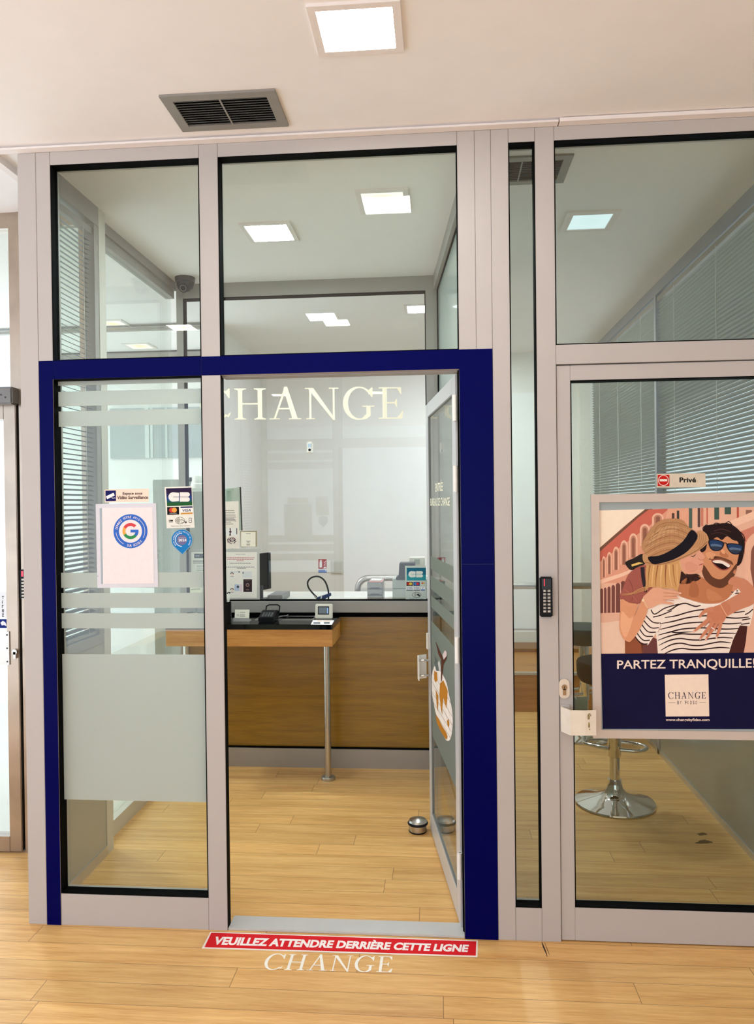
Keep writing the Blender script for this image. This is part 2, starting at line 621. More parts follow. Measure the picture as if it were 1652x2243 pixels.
class Sheet:
    """A flat print. fn maps drawing coordinates (x right, y as the drawing has it) to a point in the place;
    nrm points to the reader; every layer lies 0.25 mm above the one below it."""

    def __init__(s, fn, nrm, step=.00025):
        s.fn, s.n, s.step = fn, Vector(nrm), step
        s.bm = bmesh.new()
        s.mats = []
        s.top = 0

    def mi(s, m):
        if m not in s.mats:
            s.mats.append(m)
        return s.mats.index(m)

    def pt(s, p, layer):
        return Vector(s.fn(*p)) + s.n * s.step * layer

    def poly(s, pts, m, layer=1, sm=0):
        if sm:
            pts = smooth_poly(pts, sm)
        vs = [s.bm.verts.new(s.pt(p, layer)) for p in pts]
        try:
            f = s.bm.faces.new(vs)
        except ValueError:
            return
        f.normal_update()
        if f.normal.dot(s.n) < 0:
            f.normal_flip()
        f.material_index = s.mi(m)
        if len(pts) > 4:
            bmesh.ops.triangulate(s.bm, faces=[f])

    def rect(s, x0, y0, x1, y1, m, layer=1):
        s.poly([(x0, y0), (x1, y0), (x1, y1), (x0, y1)], m, layer)

    def ringseg(s, cx, cy, r0, r1, a0, a1, m, layer=1, n=32, yx=1.):
        o = ell(cx, cy, r1, r1 * yx, a0, a1, n)
        i = ell(cx, cy, r0, r0 * yx, a0, a1, n)
        for k in range(n):
            s.poly([o[k], o[(k + 1) % len(o)], i[(k + 1) % len(i)], i[k]], m, layer)

    def line(s, pts, w, m, layer=1, sm=0):
        if sm:
            if isinstance(w, (list, tuple)):
                q = smooth_line([(p[0], p[1], ww) for p, ww in zip(pts, w)], sm)
                pts, w = [(a, b) for a, b, c in q], [c for a, b, c in q]
            else:
                pts = smooth_line(pts, sm)
        L, R = [], []
        for i, p in enumerate(pts):
            a, b = pts[max(i - 1, 0)], pts[min(i + 1, len(pts) - 1)]
            dx, dy = b[0] - a[0], b[1] - a[1]
            d = math.hypot(dx, dy) or 1
            ww = (w[i] if isinstance(w, (list, tuple)) else w) / 2
            L.append((p[0] - dy / d * ww, p[1] + dx / d * ww))
            R.append((p[0] + dy / d * ww, p[1] - dx / d * ww))
        for i in range(len(pts) - 1):
            s.poly([L[i], L[i + 1], R[i + 1], R[i]], m, layer)

    def outlines(s, polys, bb, quad, m, layer):
        """polys in a y-up box bb=(x0,y0,x1,y1) -> the drawing quad TL, TR, BR, BL."""
        tl, tr, br, bl = quad
        for p in polys:
            q = []
            for x, y in p:
                u, v = (x - bb[0]) / (bb[2] - bb[0]), (y - bb[1]) / (bb[3] - bb[1])
                q.append(tuple((tl[c] * (1 - u) + tr[c] * u) * v + (bl[c] * (1 - u) + br[c] * u) * (1 - v) for c in (0, 1)))
            s.poly(q, m, layer)

    def text(s, body, quad, m, layer=2, bold=0., slant=0.):
        if len(quad) == 4 and not isinstance(quad[0], (tuple, list)):
            x0, y0, x1, y1 = quad
            quad = ((x0, y0), (x1, y0), (x1, y1), (x0, y1))
        vs, fs = text_geo(body, bold)
        if slant:
            vs = [(x + slant * y, y) for x, y in vs]
        xs, ys = [v[0] for v in vs], [v[1] for v in vs]
        s.outlines([[vs[i] for i in f] for f in fs], (min(xs), min(ys), max(xs), max(ys)), quad, m, layer)

    def serif(s, word, quad, m, layer=2, gap=.1):
        if not isinstance(quad[0], (tuple, list)):
            x0, y0, x1, y1 = quad
            quad = ((x0, y0), (x1, y0), (x1, y1), (x0, y1))
        polys, w = serif_word(word, gap)
        for i, p in enumerate(polys):
            s.outlines([p], (0, 0, w, 1), quad, m, layer + .012 * i)

    def arc_text(s, body, cx, cy, r, a0, a1, h, m, layer=2, inward=False, wide=.62, bold=0.):
        """Letters round a circle (drawing y down); angles in degrees clockwise from 12 o'clock."""
        n = len(body)
        for i, ch in enumerate(body):
            if ch == ' ':
                continue
            a = math.radians(a0 + (a1 - a0) * (i + .5) / n)
            ux, uy = math.sin(a), -math.cos(a)
            px, py = cx + ux * r, cy + uy * r
            if inward:
                ux, uy = -ux, -uy
            tx, ty = -uy, ux
            vs, fs = text_geo(ch, bold)
            xs, ys = [v[0] for v in vs], [v[1] for v in vs]
            w = h * (max(xs) - min(xs)) / .73 * wide / .62
            mx = (max(xs) + min(xs)) / 2
            k = h / .73
            kx = k * wide / .62
            P = [[(px + tx * (vs[j][0] - mx) * kx + ux * (vs[j][1] * k - h / 2), py + ty * (vs[j][0] - mx) * kx + uy * (vs[j][1] * k - h / 2)) for j in f] for f in fs]
            for p in P:
                s.poly(p, m, layer)

    def board(s, pts, m, depth):
        """The stiff backing: a slab under layer 0."""
        a = [s.bm.verts.new(s.pt(p, 0)) for p in pts]
        b = [s.bm.verts.new(s.pt(p, 0) - s.n * depth) for p in pts]
        n = len(pts)
        fs = [s.bm.faces.new(a), s.bm.faces.new(b[::-1])]
        for i in range(n):
            fs.append(s.bm.faces.new((a[i], b[i], b[(i + 1) % n], a[(i + 1) % n])))
        for f in fs:
            f.material_index = s.mi(m)
        fs[0].normal_update()
        if fs[0].normal.dot(s.n) < 0:
            for f in fs:
                f.normal_flip()

    def build(s, name, parent=None, local=False):
        me = bpy.data.meshes.new(name)
        s.bm.to_mesh(me)
        s.bm.free()
        for m in s.mats:
            me.materials.append(m)
        return link_mesh(name, me, parent, local)


def zoomed(x0, y0, k, axis, val):
    return lambda x, y: at(x0 + x / k, y0 + y / k, axis, val)


# ================================================================== THE ROOM
CZ = 2.885          # ceiling
YB = 1.7324         # counter partition
YW = 4.1            # far wall of the staff room
XE, X0, X1, X2, X3, X4, XJ, X5, X6, X7, X8, X9 = -1.5426, -1.4714, -1.4163, -.8543, -.7843, .0797, .1412, .1966, .2594, .351, .418, 1.33
Z1, Z2, Z3, Z4, Z5, Z6 = 2.8205, 2.099, 2.0305, .118, 2.106, 2.034
FT = 2.869          # top of the front

tag(box('floor', FLOOR, None, -3.5, 3.2, -6.5, YW + .1, -.1, 0), kind='structure')
tag(box('ceiling', CEIL, None, -3.5, 3.2, -6.5, YW + .1, CZ, CZ + .12), kind='structure')
tag(box('floor_vestibule', M('overexposed_boards', (214, 210, 202), .35, 0, .04, 3), None, -3.5, -1.61, .66, 3.61, .0002, .003), kind='structure')  # same boards, coloured pale to look overexposed
tag(box('wall_back', WHITE_WALL, None, -1.6, 1.5, YW, YW + .1, 0, CZ), kind='structure')
tag(box('wall_staff', WHITE_WALL, None, -1.68, -1.6, 2.7, YW, 0, CZ), kind='structure')
tag(box('wall_vestibule', WHITE_WALL, None, -3.5, -1.68, 3.62, 3.7, 0, CZ), kind='structure')
tag(box('wall_lobby', WHITE_WALL, None, 3.0, 3.1, -6.5, 0, 0, CZ), kind='structure')

tag(box('wall_rear_blocker', M('blocker_paint', (214, 206, 196), .8, 0, .02, 10), None, 1.25, 3.1, -6.6, -6.5, 0, CZ), kind='structure')  # unseen wall added to keep bright sky reflections off the right panes
# cornice along the top of the front, with the broken joint
cor = empty('trim_1', (0, -.02, FT), kind='structure')
jx = at(1225, 262, 'y', -.03).x
for a, b, dz in ((-3.6, jx - .002, 0), (jx + .002, 3.0, .006)):
    MB().prism([(a, 0, FT), (a, -.034, FT), (a, -.034, FT + .007 + dz), (a, -.022, FT + .012), (a, -.016, CZ), (a, 0, CZ)], (b - a, 0, 0)).build('cornice', TRIM_W, cor)
box('cornice', TRIM_W, cor, -1.66, -1.63, 0, .54, FT - .012, CZ)

# ---- the aluminium front
front = empty('wall_front', (0, 0, 0), kind='structure')
FY0, FY1 = 0, .068
for a, b, z0, z1 in ((XE, X0, 0, FT), (X0, X1, 0, FT), (X4, XJ, Z2 - .02, FT), (XJ, X5 + .001, Z2 - .02, FT), (X5 + .001, X6, 0, FT), (X7, X8, 0, FT), (X9 + .03, X9 + .1, 0, FT), (X9 + .1, 3.0, 0, FT)):
    box('post', ALU, front, a + .0004, b - .0004, FY0, FY1, z0, z1, .0012)
box('post', ALU, front, X2 + .0004, X3 - .0004, FY0, .026, 0, FT, .0012)
for a, b in ((X4, XJ), (XJ, X5)):
    box('post', ALU, front, a + .0004, b - .0004, FY0, FY1, 0, Z2 - .02, .0012)
for a, b, z0, z1 in ((X1, X2, Z1, FT), (X3, X4, Z1, FT), (X6, X7, Z1, FT), (X8, X9 + .03, Z1, FT), (X1, X2, Z3, Z2), (X3, X4, Z3, Z2), (X8, X9 + .03, Z6 + .004, Z5), (X6, X7, 0, Z4)):
    box('rail', ALU, front, a + .0003, b - .0003, FY0, FY1, z0, z1, .001)
box('bottom_panel', ALU, front, X1 + .0003, X2 - .0003, FY0 + .001, FY1, 0, Z4, .001)
box('top_filler', ALU, front, XE, 3.0, .02, FY1 - .01, FT, CZ)
# navy film over the door surround
nf = MB()
nf.box(X0 + .001, X1 - .001, -.0012, -.0002, 0, Z2)
nf.box(X1 - .0005, X2, -.0012, -.0002, Z3, Z2)
nf.box(X2 + .001, X4 + .0005, -.0012, -.0002, Z3, Z2)
nf.box(X4, X5, -.0012, -.0002, at(1040, 1236, 'y', 0).z + .0002, Z2)
nf.box(X4, X5, -.0012, -.0002, 0, at(1040, 1236, 'y', 0).z - .0002)
tag(nf.build('navy_film', NAVY, front), label='navy blue film framing the doorway')
# door jamb lining inside the opening
box('jamb', GASKET, front, X3 - .03, X3 - .0006, .0262, .045, 0, Z3)
box('jamb', GASKET, front, X3 - .0002, X3 + .0012, .004, .0262, 0, Z3)
box('jamb', GASKET, front, X4 - .006, X4 - .0004, .03, FY1 + .004, 0, Z3)
box('jamb_head', ALU_IN, front, X3 + .0015, X4 - .006, .02, FY1 + .004, Z3 - .006, Z3 - .0004)
tag(box('trim_2', M('threshold_aluminium', (200, 199, 194), .4, .15, .03, 14), None, X3 + .001, X4 - .001, .0015, .0885, 0, .009, .002), kind='structure')


def window(name, x0, x1, z0, z1, mat, py=.03, rev=.0035):
    w = empty(name, ((x0 + x1) / 2, py, z0), kind='structure')
    g = MB()
    for a, b, c, d in ((x0, x0 + rev, z0, z1), (x1 - rev, x1, z0, z1), (x0 + rev, x1 - rev, z0, z0 + rev), (x0 + rev, x1 - rev, z1 - rev, z1)):
        g.box(a, b, .0008, py + .018, c, d)
    g.build('gasket', GASKET, w)
    box('pane', mat, w, x0 + rev, x1 - rev, py, py + .008, z0 + rev, z1 - rev)
    return w


window('window_1', X1, X2, Z2, Z1, GLASS)
window('window_2', X3, X4, Z2, Z1, GLASS)
w3 = window('window_3', X1, X2, Z4, Z3, GLASS)
window('window_4', X6, X7, Z4, Z1, GLASS_TINT)
window('window_5', X8, X9 + .03, Z5, Z1, GLASS_TINT)


# frosted bands on the left pane
def yz(y):
    return 780 + y / 3.348


PYF = .0292
for t, b_ in ((150, 205), (250, 358), (396, 508), (1587, 1698), (1737, 1847), (1886, 1997), (2187, None)):
    zt = at(280, yz(t), 'y', PYF).z
    zb = at(280, yz(b_), 'y', PYF).z if b_ else at(290, 1754, 'y', PYF).z
    tag(box('frosted_band', FROST, w3, X1 + .004, X2 - .004, .0290, .0298, zb, min(zt, Z3 - .004)), label='frosted film band on the glass')

# ---- open entrance door (hinged on the right, swung inwards)
DL = .855
door = empty('door_1', (.066, .06, .006), kind='structure', rz=math.radians(-81.9))


def dbox(name, mat, par, s0, s1, y0, y1, z0, z1, bevel=0.):
    return box(name, mat, par, -s1, -s0, y0, y1, z0 - .006, z1 - .006, bevel, local=True)


DTOP = 2.022
DM = M('door_aluminium', (204, 202, 200), .36, .2, .015, 6)
for a, b in ((0, .08), (DL - .075, DL)):
    dbox('stile', DM, door, a, b, 0, .045, .008, DTOP, .002)
dbox('top_rail', DM, door, .08, DL - .075, 0, .045, DTOP - .062, DTOP, .001)
dbox('bottom_rail', DM, door, .08, DL - .075, 0, .045, .008, .105, .001)
dg = dbox('pane', glass('door_glass', (.93, .95, .93), .05), door, .08, DL - .075, .007, .015, .105, DTOP - .062)
bl = MB()
for a, b, c, d in ((.078, .084, .105, DTOP - .062), (DL - .079, DL - .073, .105, DTOP - .062)):
    bl.box(-b, -a, .002, .0068, c - .006, d - .006)
for c, d in ((.103, .109), (DTOP - .066, DTOP - .06)):
    bl.box(-(DL - .079), -.084, .002, .0068, c - .006, d - .006)
bl.build('glazing_bead', M('grey_bead', (120, 120, 116), .5, 0, .03, 20), door, local=True)
for za, zb in ((1.248, 1.313), (1.152, 1.222), (1.105, 1.118)):
    pass
for za, zb in ((1.252, 1.313), (1.158, 1.222), (.475, 1.01), (1.075, 1.128)):
    tag(dbox('frosted_band', FROST_D, door, .084, DL - .079, .0058, .0066, za, zb), label='frosted film band on the glass')
for zc in (1.895, 1.64, 1.02, .235):
    hg = MB()
    hg.tube([(.012, -.004, zc - .05), (.012, -.004, zc + .044)], .0085, 12)
    hg.box(-.002, .012, -.004, .006, zc - .05, zc + .044)
    hg.build('hinge', WHITE_PL, door, local=True)
# bent plate handle at the free edge, with its two studs, and the lock cover
hd = MB()
hx = -(DL - .04)
hd.prism([(hx + .028, -.055, .722), (hx - .012, -.055, .722), (hx - .034, -.012, .722), (hx - .030, -.010, .722), (hx - .010, -.051, .722), (hx + .028, -.051, .722)], (0, 0, .112))
hnd = hd.build('handle', WHITE_PL, door, local=True)
for zz in (.745, .815):
    MB().tube([(hx + .015, 0, zz), (hx + .015, -.053, zz)], .005, 10).build('stud', CHROME, hnd, local=True)
MB().box(hx - .016, hx + .016, -.012, 0, .86, .945).build('lock_cover', WHITE_PL, door, .006, local=True)
MB().box(hx - .016, hx + .016, .045, .057, .86, .945).build('lock_cover', WHITE_PL, door, .006, local=True)
dsheet = lambda y: (lambda s_, z: Vector((-s_, y, z - .006)))
sh = Sheet(dsheet(.0056), (0, -1, 0))
sh.text('ENTRÉE', ((.586, 1.653), (.365, 1.653), (.365, 1.607), (.586, 1.607)), VINYL, 1, .01)
sh.text('BUREAU DE CHANGE', (.759, 1.579, .186, 1.545), VINYL, 1, .01)
tag(sh.build('lettering', door, local=True), label='white vinyl lettering')
# oval world map sticker
wm = Sheet(dsheet(.0053), (0, -1, 0))
WH, OR, BR_, GY, LN = PR(246, 232, 220), PR(190, 122, 34), PR(88, 42, 24), PR(96, 104, 98), PR(120, 100, 90)


def wmz(x, y):
    """zoomed drawing coordinates -> (distance from hinge, height) on the door leaf"""
    px, py = 930 + x / 8.625, 1380 + y / 8.625
    a, b = px - 826, py - 1121.5
    d = RC.transposed() @ Vector((a * cr_ + b * sr_, F_PX, a * sr_ - b * cr_))
    dv = Vector((-.14087, .99003, 0))
    nn = Vector((dv.y, -dv.x, 0))
    h0 = Vector((.066 + .0053 * dv.y, .06 - .0053 * dv.x, 0))
    t = (h0 - CAM).dot(nn) / d.dot(nn)
    p = CAM + d * t
    return ((p - h0).dot(dv), p.z)


def W(pts):
    return [wmz(*p) for p in pts]


wm.poly(W([(190, 682), (150, 800), (128, 950), (130, 1100), (160, 1300), (210, 1550), (300, 1850), (390, 2050), (440, 2095), (490, 2060), (525, 1900), (535, 1700), (520, 1500), (460, 1200), (420, 1000), (365, 880), (320, 790), (250, 760), (215, 720)]), WH, 1, 3)
for a_, b_ in (((150, 800), (505, 1390)), ((128, 950), (528, 1640)), ((133, 1150), (531, 1800)), ((172, 1370), (518, 1930)), ((215, 1590), (495, 2040))):
    wm.line(W([a_, b_]), .002, LN, 2)
for a_, b_ in (((175, 720), (440, 2080)), ((145, 830), (330, 1900)), ((240, 775), (500, 2020)), ((330, 830), (525, 1880)), ((400, 960), (533, 1700))):
    wm.line(W([a_, b_]), .0016, LN, 2)
for P in ([(185, 770), (240, 800), (250, 950), (210, 990), (185, 930)], [(215, 1120), (265, 1240), (262, 1420), (245, 1540), (230, 1380), (222, 1250)],
          [(300, 1000), (360, 950), (440, 1140), (435, 1290), (415, 1480), (385, 1380), (360, 1280), (345, 1420), (335, 1600), (312, 1480), (285, 1240), (290, 1090)],
          [(425, 1720), (455, 1680), (475, 1760), (465, 1850), (440, 1800)], [(210, 1600), (260, 1660), (330, 1800), (420, 1950), (440, 2020), (420, 2070), (390, 2040), (300, 1900), (240, 1760)]):
    wm.poly(W(P), OR, 3)
wm.poly(W([(212, 222), (225, 232), (290, 400), (330, 470), (355, 560), (400, 520), (430, 470), (425, 530), (360, 650), (345, 820), (330, 960), (312, 980), (318, 800), (320, 560), (262, 450), (245, 350)]), BR_, 4)
wm.poly(W([(345, 470), (395, 382), (430, 420), (425, 490), (370, 560)]), PR(214, 190, 184), 5)
wm.poly(W([(192, 450), (212, 530), (245, 600), (280, 770), (225, 770), (188, 610), (205, 590)]), GY, 4)
wm.poly(W([(255, 620), (285, 565), (310, 690), (315, 780), (280, 760)]), PR(206, 198, 190), 4)
tag(wm.build('map_sticker', door, local=True), label='oval world map sticker with orange continents')

# ---- locked door on the right, leaf front flush with the frame
dr = empty('door_2', (.9, 0, 0), kind='structure')
RX0 = at(1249.5, 833, 'y', .006).x
RX1 = X9 - .04
for a, b, c, d in ((X8 + .002, RX0, .004, Z6), (RX1, X9 + .028, .004, Z6)):
    box('stile', ALU, dr, a, b, .006, .062, c, d, .0015)
RZ0, RZ1 = at(1300, 1989, 'y', .006).z, at(1300, 832, 'y', .006).z
box('top_rail', ALU, dr, RX0, RX1, .006, .062, RZ1, Z6, .001)
box('bottom_rail', ALU, dr, RX0, RX1, .006, .062, .004, RZ0, .001)
g = MB()
for a, b, c, d in ((RX0, RX0 + .0035, RZ0, RZ1), (RX1 - .0035, RX1, RZ0, RZ1), (RX0, RX1, RZ0, RZ0 + .0035), (RX0, RX1, RZ1 - .0035, RZ1)):
    g.box(a, b, .0068, .052, c, d)
g.build('gasket', GASKET, dr)
box('pane', GLASS_TINT, dr, RX0 + .0035, RX1 - .0035, .034, .042, RZ0 + .0035, RZ1 - .0035)
# lock escutcheon with euro cylinder
pc = at(1236, 1508, 'y', .003)
es = MB()
pts = [(pc.x + .0185 * math.cos(t), 0, pc.z + (.018 if math.sin(t) > 0 else -.018) + .0165 * math.sin(t)) for t in [2 * math.pi * k / 28 for k in range(28)]]
es.prism([(x, .006, z) for x, y, z in pts], (0, -.009, 0))
esc = es.build('escutcheon', M('satin_nickel', (226, 214, 196), .35, .3, .02, 30), dr, .0015)
cyl = MB()
cyl.prism([(pc.x + .0095 * math.cos(t), -.003, pc.z + .006 + .0095 * math.sin(t)) for t in [2 * math.pi * k / 20 for k in range(20)]], (0, -.003, 0))
cyl.box(pc.x - .0055, pc.x + .0055, -.006, -.003, pc.z - .022, pc.z)
cy2 = cyl.build('cylinder', M('nickel_brass', (170, 150, 120), .25, 1, .05, 30), esc)
box('keyhole', BLACK_PL, cy2, pc.x - .0012, pc.x + .0012, -.0065, -.006, pc.z + .001, pc.z + .010)
# bent plate pull
A0, A1 = at(1229, 1550, 'y', -.006), at(1249, 1556, 'y', -.05)
B1, B2 = at(1282, 1556, 'y', -.05), at(1306, 1556, 'y', -.046)
zt, zb = A1.z, at(1250, 1611, 'y', -.05).z
th = .003
prof = [(A0.x, -.004), (A1.x, -.05), (B1.x, -.051), (B2.x, -.046), (B2.x, -.042), (B1.x, -.0475), (A1.x + .003, -.0465), (A0.x + .005, -.004)]
pull = MB().prism([(x, y, zb) for x, y in prof], (0, 0, zt - zb)).build('pull_handle', M('cream_enamel', (232, 222, 204), .4, 0, .03, 30), dr)
box('foot', ALU, pull, A0.x - .001, A0.x + .03, -.004, .006, zb + .012, zt + .006)
worn = MB()
for x_, z_, w_, h_ in ((.3, .75, .10, .2), (.38, .86, .09, .05), (.34, .42, .07, .22), (.4, .25, .05, .05), (.5, .8, .04, .06)):
    cx_, cz_ = B1.x + (B2.x - B1.x) * x_, zb + (zt - zb) * z_
    n_ = 9
    yv = -.0512 + .005 * x_ - .0004
    worn.prism([(cx_ + (B2.x - B1.x) * w_ * (1 + .5 * random.random()) * math.cos(2 * math.pi * k / n_), yv, cz_ + (zt - zb) * h_ * .5 * (1 + .4 * random.random()) * math.sin(2 * math.pi * k / n_)) for k in range(n_)], (0, .0004, 0))
worn.build('worn_patch', M('bare_worn_metal', (150, 132, 84), .6, 0, .3, 90), pull)
# matching handle inside
MB().prism([(at(1258, 1540, 'y', .1).x, .062, .745), (at(1258, 1540, 'y', .1).x, .102, .745), (at(1287, 1540, 'y', .1).x, .102, .745), (at(1287, 1540, 'y', .1).x, .098, .745), (at(1258, 1540, 'y', .1).x + .004, .098, .745), (at(1258, 1540, 'y', .1).x + .004, .062, .745)], (0, 0, .10)).build('pull_handle', M('green_grey_enamel', (150, 156, 142), .4, 0, .03, 30), dr)

# ---- left wall of the exchange room: blind section, post, glazed section
lw = empty('wall_left', (-1.5, .9, 0), kind='structure')
XL, XL2 = -1.494, -1.55
SILL = .955
box('lower_panel', PANEL, lw, XL - .05, XL, .07, .562, .045, SILL)
box('skirting', ALU_CLEAN, lw, XL - .05, XL + .006, .07, .562, 0, .045)
box('sill_rail', ALU_IN, lw, XL - .05, XL + .004, .07, .562, SILL, SILL + .04)
box('header', ALU_IN, lw, XL - .05, XL + .004, .07, .562, 2.80, CZ)
box('post', ALU_IN, lw, XL - .05, XL + .002, .52, .562, SILL + .04, 2.80)
box('pane', GLASS, lw, XL - .046, XL - .038, .07, .52, SILL + .04, 2.80)
box('end_post', M('pale_aluminium', (206, 200, 186), .4, 0, .02, 8), lw, XL2 - .01, XL + .004, .562, .628, 0, CZ)
box('header', ALU_IN, lw, XL2 - .05, XL2 + .012, .628, 1.70, 2.835, CZ)
box('header', ALU_IN, lw, XL2 - .05, XL2, .628, 1.70, 2.79, 2.835)
box('base_rail', M('pale_aluminium', (206, 200, 186)), lw, XL2 - .05, XL2 + .006, .628, 1.72, 0, .075)
box('pane', GLASS, lw, XL2 - .035, XL2 - .027, .628, 1.72, .075, 2.79)


def venetian(name, label, x, y0, y1, z0, z1, mat, pitch=.021, wid=.024, tilt=28, cords=3, side=1):
    e = empty(name, (x, (y0 + y1) / 2, z0), label, 'blind')
    s_ = MB()
    n = int((z1 - z0 - .05) / pitch)
    ct, st = math.cos(math.radians(tilt)), math.sin(math.radians(tilt))
    for i in range(n):
        z = z0 + .02 + i * pitch
        w = wid / 2
        cr = .0022
        pr = [(x - w * ct, z - w * st), (x, z + cr), (x + w * ct, z + w * st), (x + w * ct, z + w * st + .0007), (x, z + cr + .0007), (x - w * ct, z - w * st + .0007)]
        s_.prism([(a, y0 + .006, b) for a, b in pr], (0, y1 - y0 - .012, 0))
    s_.build('slats', mat, e)
    box('head_rail', ALU_IN, e, x - .013, x + .013, y0, y1, z1 - .028, z1)
    box('bottom_rail', ALU_IN, e, x - .012, x + .012, y0 + .004, y1 - .004, z0, z0 + .012)
    for k in range(cords):
        yy = y0 + (y1 - y0) * (k + .5) / cords if cords > 2 else y0 + (y1 - y0) * (.18 + .64 * k)
        MB().tube([(x + side * .0135, yy, z0 + .01), (x + side * .0135, yy, z1 - .02)], .0011, 6).build('ladder_cord', WHITE_PL, e)
    return e


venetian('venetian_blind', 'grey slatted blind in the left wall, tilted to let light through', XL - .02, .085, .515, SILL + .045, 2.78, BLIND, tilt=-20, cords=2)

# ---- counter partition: posts, header, glass, sill rail, wood panels
bk = empty('wall_counter', (-.75, YB, 0), kind='structure')
bx0, bx1 = -1.5475, -.0635
box('post', ALU_IN, bk, bx0, -1.508, YB - .005, YB + .06, 0, CZ)
box('post', ALU_IN, bk, -.0605, -.006, YB - .005, YB + .06, 0, CZ)
box('header', ALU_IN, bk, -1.508, -.0605, YB, YB + .06, 2.80, CZ)
box('sill_rail', ALU_IN, bk, -1.508, -.0605, YB - .012, YB + .06, .921, .989, .003)
gk = MB()
gk.box(-1.508, -.0605, YB + .004, YB + .05, .989, .995)
gk.box(-1.508, -.0605, YB + .004, YB + .05, .893, .921)
gk.box(-1.508, -.0605, YB + .004, YB + .05, .112, .119)
gk.box(-1.508, -1.502, YB + .004, YB + .05, .995, 2.80)
gk.box(-.0665, -.0605, YB + .004, YB + .05, .995, 2.80)
gk.box(-1.502, -.0665, YB + .004, YB + .05, 2.793, 2.80)
gk.build('gasket', GASKET, bk)
box('wood_panel', DARKWOOD, bk, -1.508, -.0605, YB + .02, YB + .045, .119, .893)
box('plinth', M('brushed_plinth', (164, 158, 150), .35, .3, .03, 10), bk, -1.508, -.0605, YB - .004, YB + .05, 0, .112)
box('pane', GLASS_BACK, bk, -1.502, -.0665, YB + .026, YB + .034, .995, 2.793)

# ---- splayed glass partition between the exchange room and the private room
sp0, sp1 = Vector((.165, .075, 0)), Vector((.012, YB + .05, 0))
dvec = (sp1 - sp0)
plen = dvec.length
ang = math.atan2(dvec.y, dvec.x)
pt = empty('wall_partition', sp0, kind='structure', rz=ang)
for a, b in ((0, .05), (plen - .055, plen)):
    box('post', ALU_IN, pt, a, b, -.03, .03, 0, CZ, local=True)
box('header', ALU_IN, pt, .05, plen - .055, -.03, .03, 2.80, CZ, local=True)
box('base_rail', ALU_IN, pt, .05, plen - .055, -.03, .03, 0, .1, local=True)
box('pane', M('brightened_glass', (186, 198, 190), .12, 0, .03, 3), pt, .05, plen - .055, -.004, .004, .1, 2.80, local=True)  # glass made opaque and pale to brighten the view through the door
g = MB()
for a, b, c, d in ((.05, .056, .1, 2.8), (plen - .061, plen - .055, .1, 2.8), (.056, plen - .061, .1, .106), (.056, plen - .061, 2.794, 2.8)):
    g.box(a, b, -.012, .012, c, d)
g.build('gasket', GASKET, pt, local=True)

# ---- right wall of the private room
rw = empty('wall_right', (1.36, 2, 0), kind='structure')
XR = 1.343
RS = .98
PM = 2.08
box('lower_panel', M('glossy_grey_panel', (150, 152, 144), .16, 0, .04, 4), rw, XR, XR + .05, .07, PM - .02, .03, RS)
box('lower_panel', M('pale_grey_panel', (170, 172, 168), .2, 0, .04, 4), rw, XR, XR + .05, PM + .02, YW, .03, RS)
box('skirting', ALU_CLEAN, rw, XR - .006, XR + .05, .07, YW, 0, .03)
box('sill_rail', ALU_IN, rw, XR - .004, XR + .05, .07, YW, RS, RS + .04)
box('header', M('blue_grey_aluminium', (158, 160, 166), .35, .1, .02, 8), rw, XR - .004, XR + .05, .07, YW, 2.815, CZ)
box('post', M('blue_grey_aluminium', (158, 160, 166)), rw, XR - .006, XR + .05, PM - .02, PM + .02, 0, 2.815)
box('pane', glass('far_glass', (.8, .83, .83)), rw, XR + .03, XR + .038, .07, PM - .02, RS + .04, 2.815)
box('pane', glass('far_glass', (.8, .83, .83)), rw, XR + .03, XR + .038, PM + .02, YW, RS + .04, 2.815)
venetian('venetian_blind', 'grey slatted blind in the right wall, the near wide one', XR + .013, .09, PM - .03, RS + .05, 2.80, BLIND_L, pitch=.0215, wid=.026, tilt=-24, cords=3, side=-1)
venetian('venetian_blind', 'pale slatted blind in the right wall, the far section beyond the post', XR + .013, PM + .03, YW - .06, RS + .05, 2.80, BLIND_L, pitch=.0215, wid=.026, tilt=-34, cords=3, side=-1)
tag(box('trim_3', WHITE_PL, None, XR - .1, XR - .01, YW - .06, YW - .001, .29, CZ), kind='structure')

# ---- entrance wall and stainless door at the far left
YE = .585
ent = empty('wall_entrance', (-2.4, YE, 0), kind='structure')
ex = at(45, 1000, 'y', YE).x
box('post', STAINLESS, ent, ex + .006, ex + .1, YE - .02, YE + .06, 0, CZ)
box('post', STAINLESS, ent, -1.585, -1.562, YE - .02, YE + .04, 0, CZ)
box('pane', GLASS, ent, ex + .1, -1.585, YE + .01, YE + .018, .06, 2.82)
box('sidelight_rail', STAINLESS, ent, ex + .1, -1.585, YE - .01, YE + .03, 0, .06)
box('sidelight_rail', STAINLESS, ent, ex + .1, -1.585, YE - .01, YE + .03, 2.82, CZ)
box('post', STAINLESS, ent, -3.1, -3.02, YE - .02, YE + .06, 0, CZ)
box('header', STAINLESS, ent, -3.02, ex + .006, YE - .015, YE + .05, 2.815, CZ)
box('transom', STAINLESS, ent, -3.02, ex + .006, YE - .015, YE + .05, 2.035, 2.085)
box('upright', STAINLESS, ent, at(25, 700, 'y', YE).x, ex + .006, YE - .016, YE + .05, 2.085, 2.815)
box('pane', GLASS, ent, -3.02, at(25, 700, 'y', YE).x, YE + .01, YE + .018, 2.085, 2.815)
box('side_wall', WHITE_WALL, ent, -3.5, -3.1, YE, YE + .08, 0, CZ)
d3 = empty('door_3', (-2.4, YE, 0), kind='structure')
sx = at(8, 1000, 'y', YE - .03).x
dx1 = ex - .004
dx0 = -3.0
box('stile', STAINLESS, d3, sx, dx1, YE - .03, YE + .025, .008, 2.025, .003)
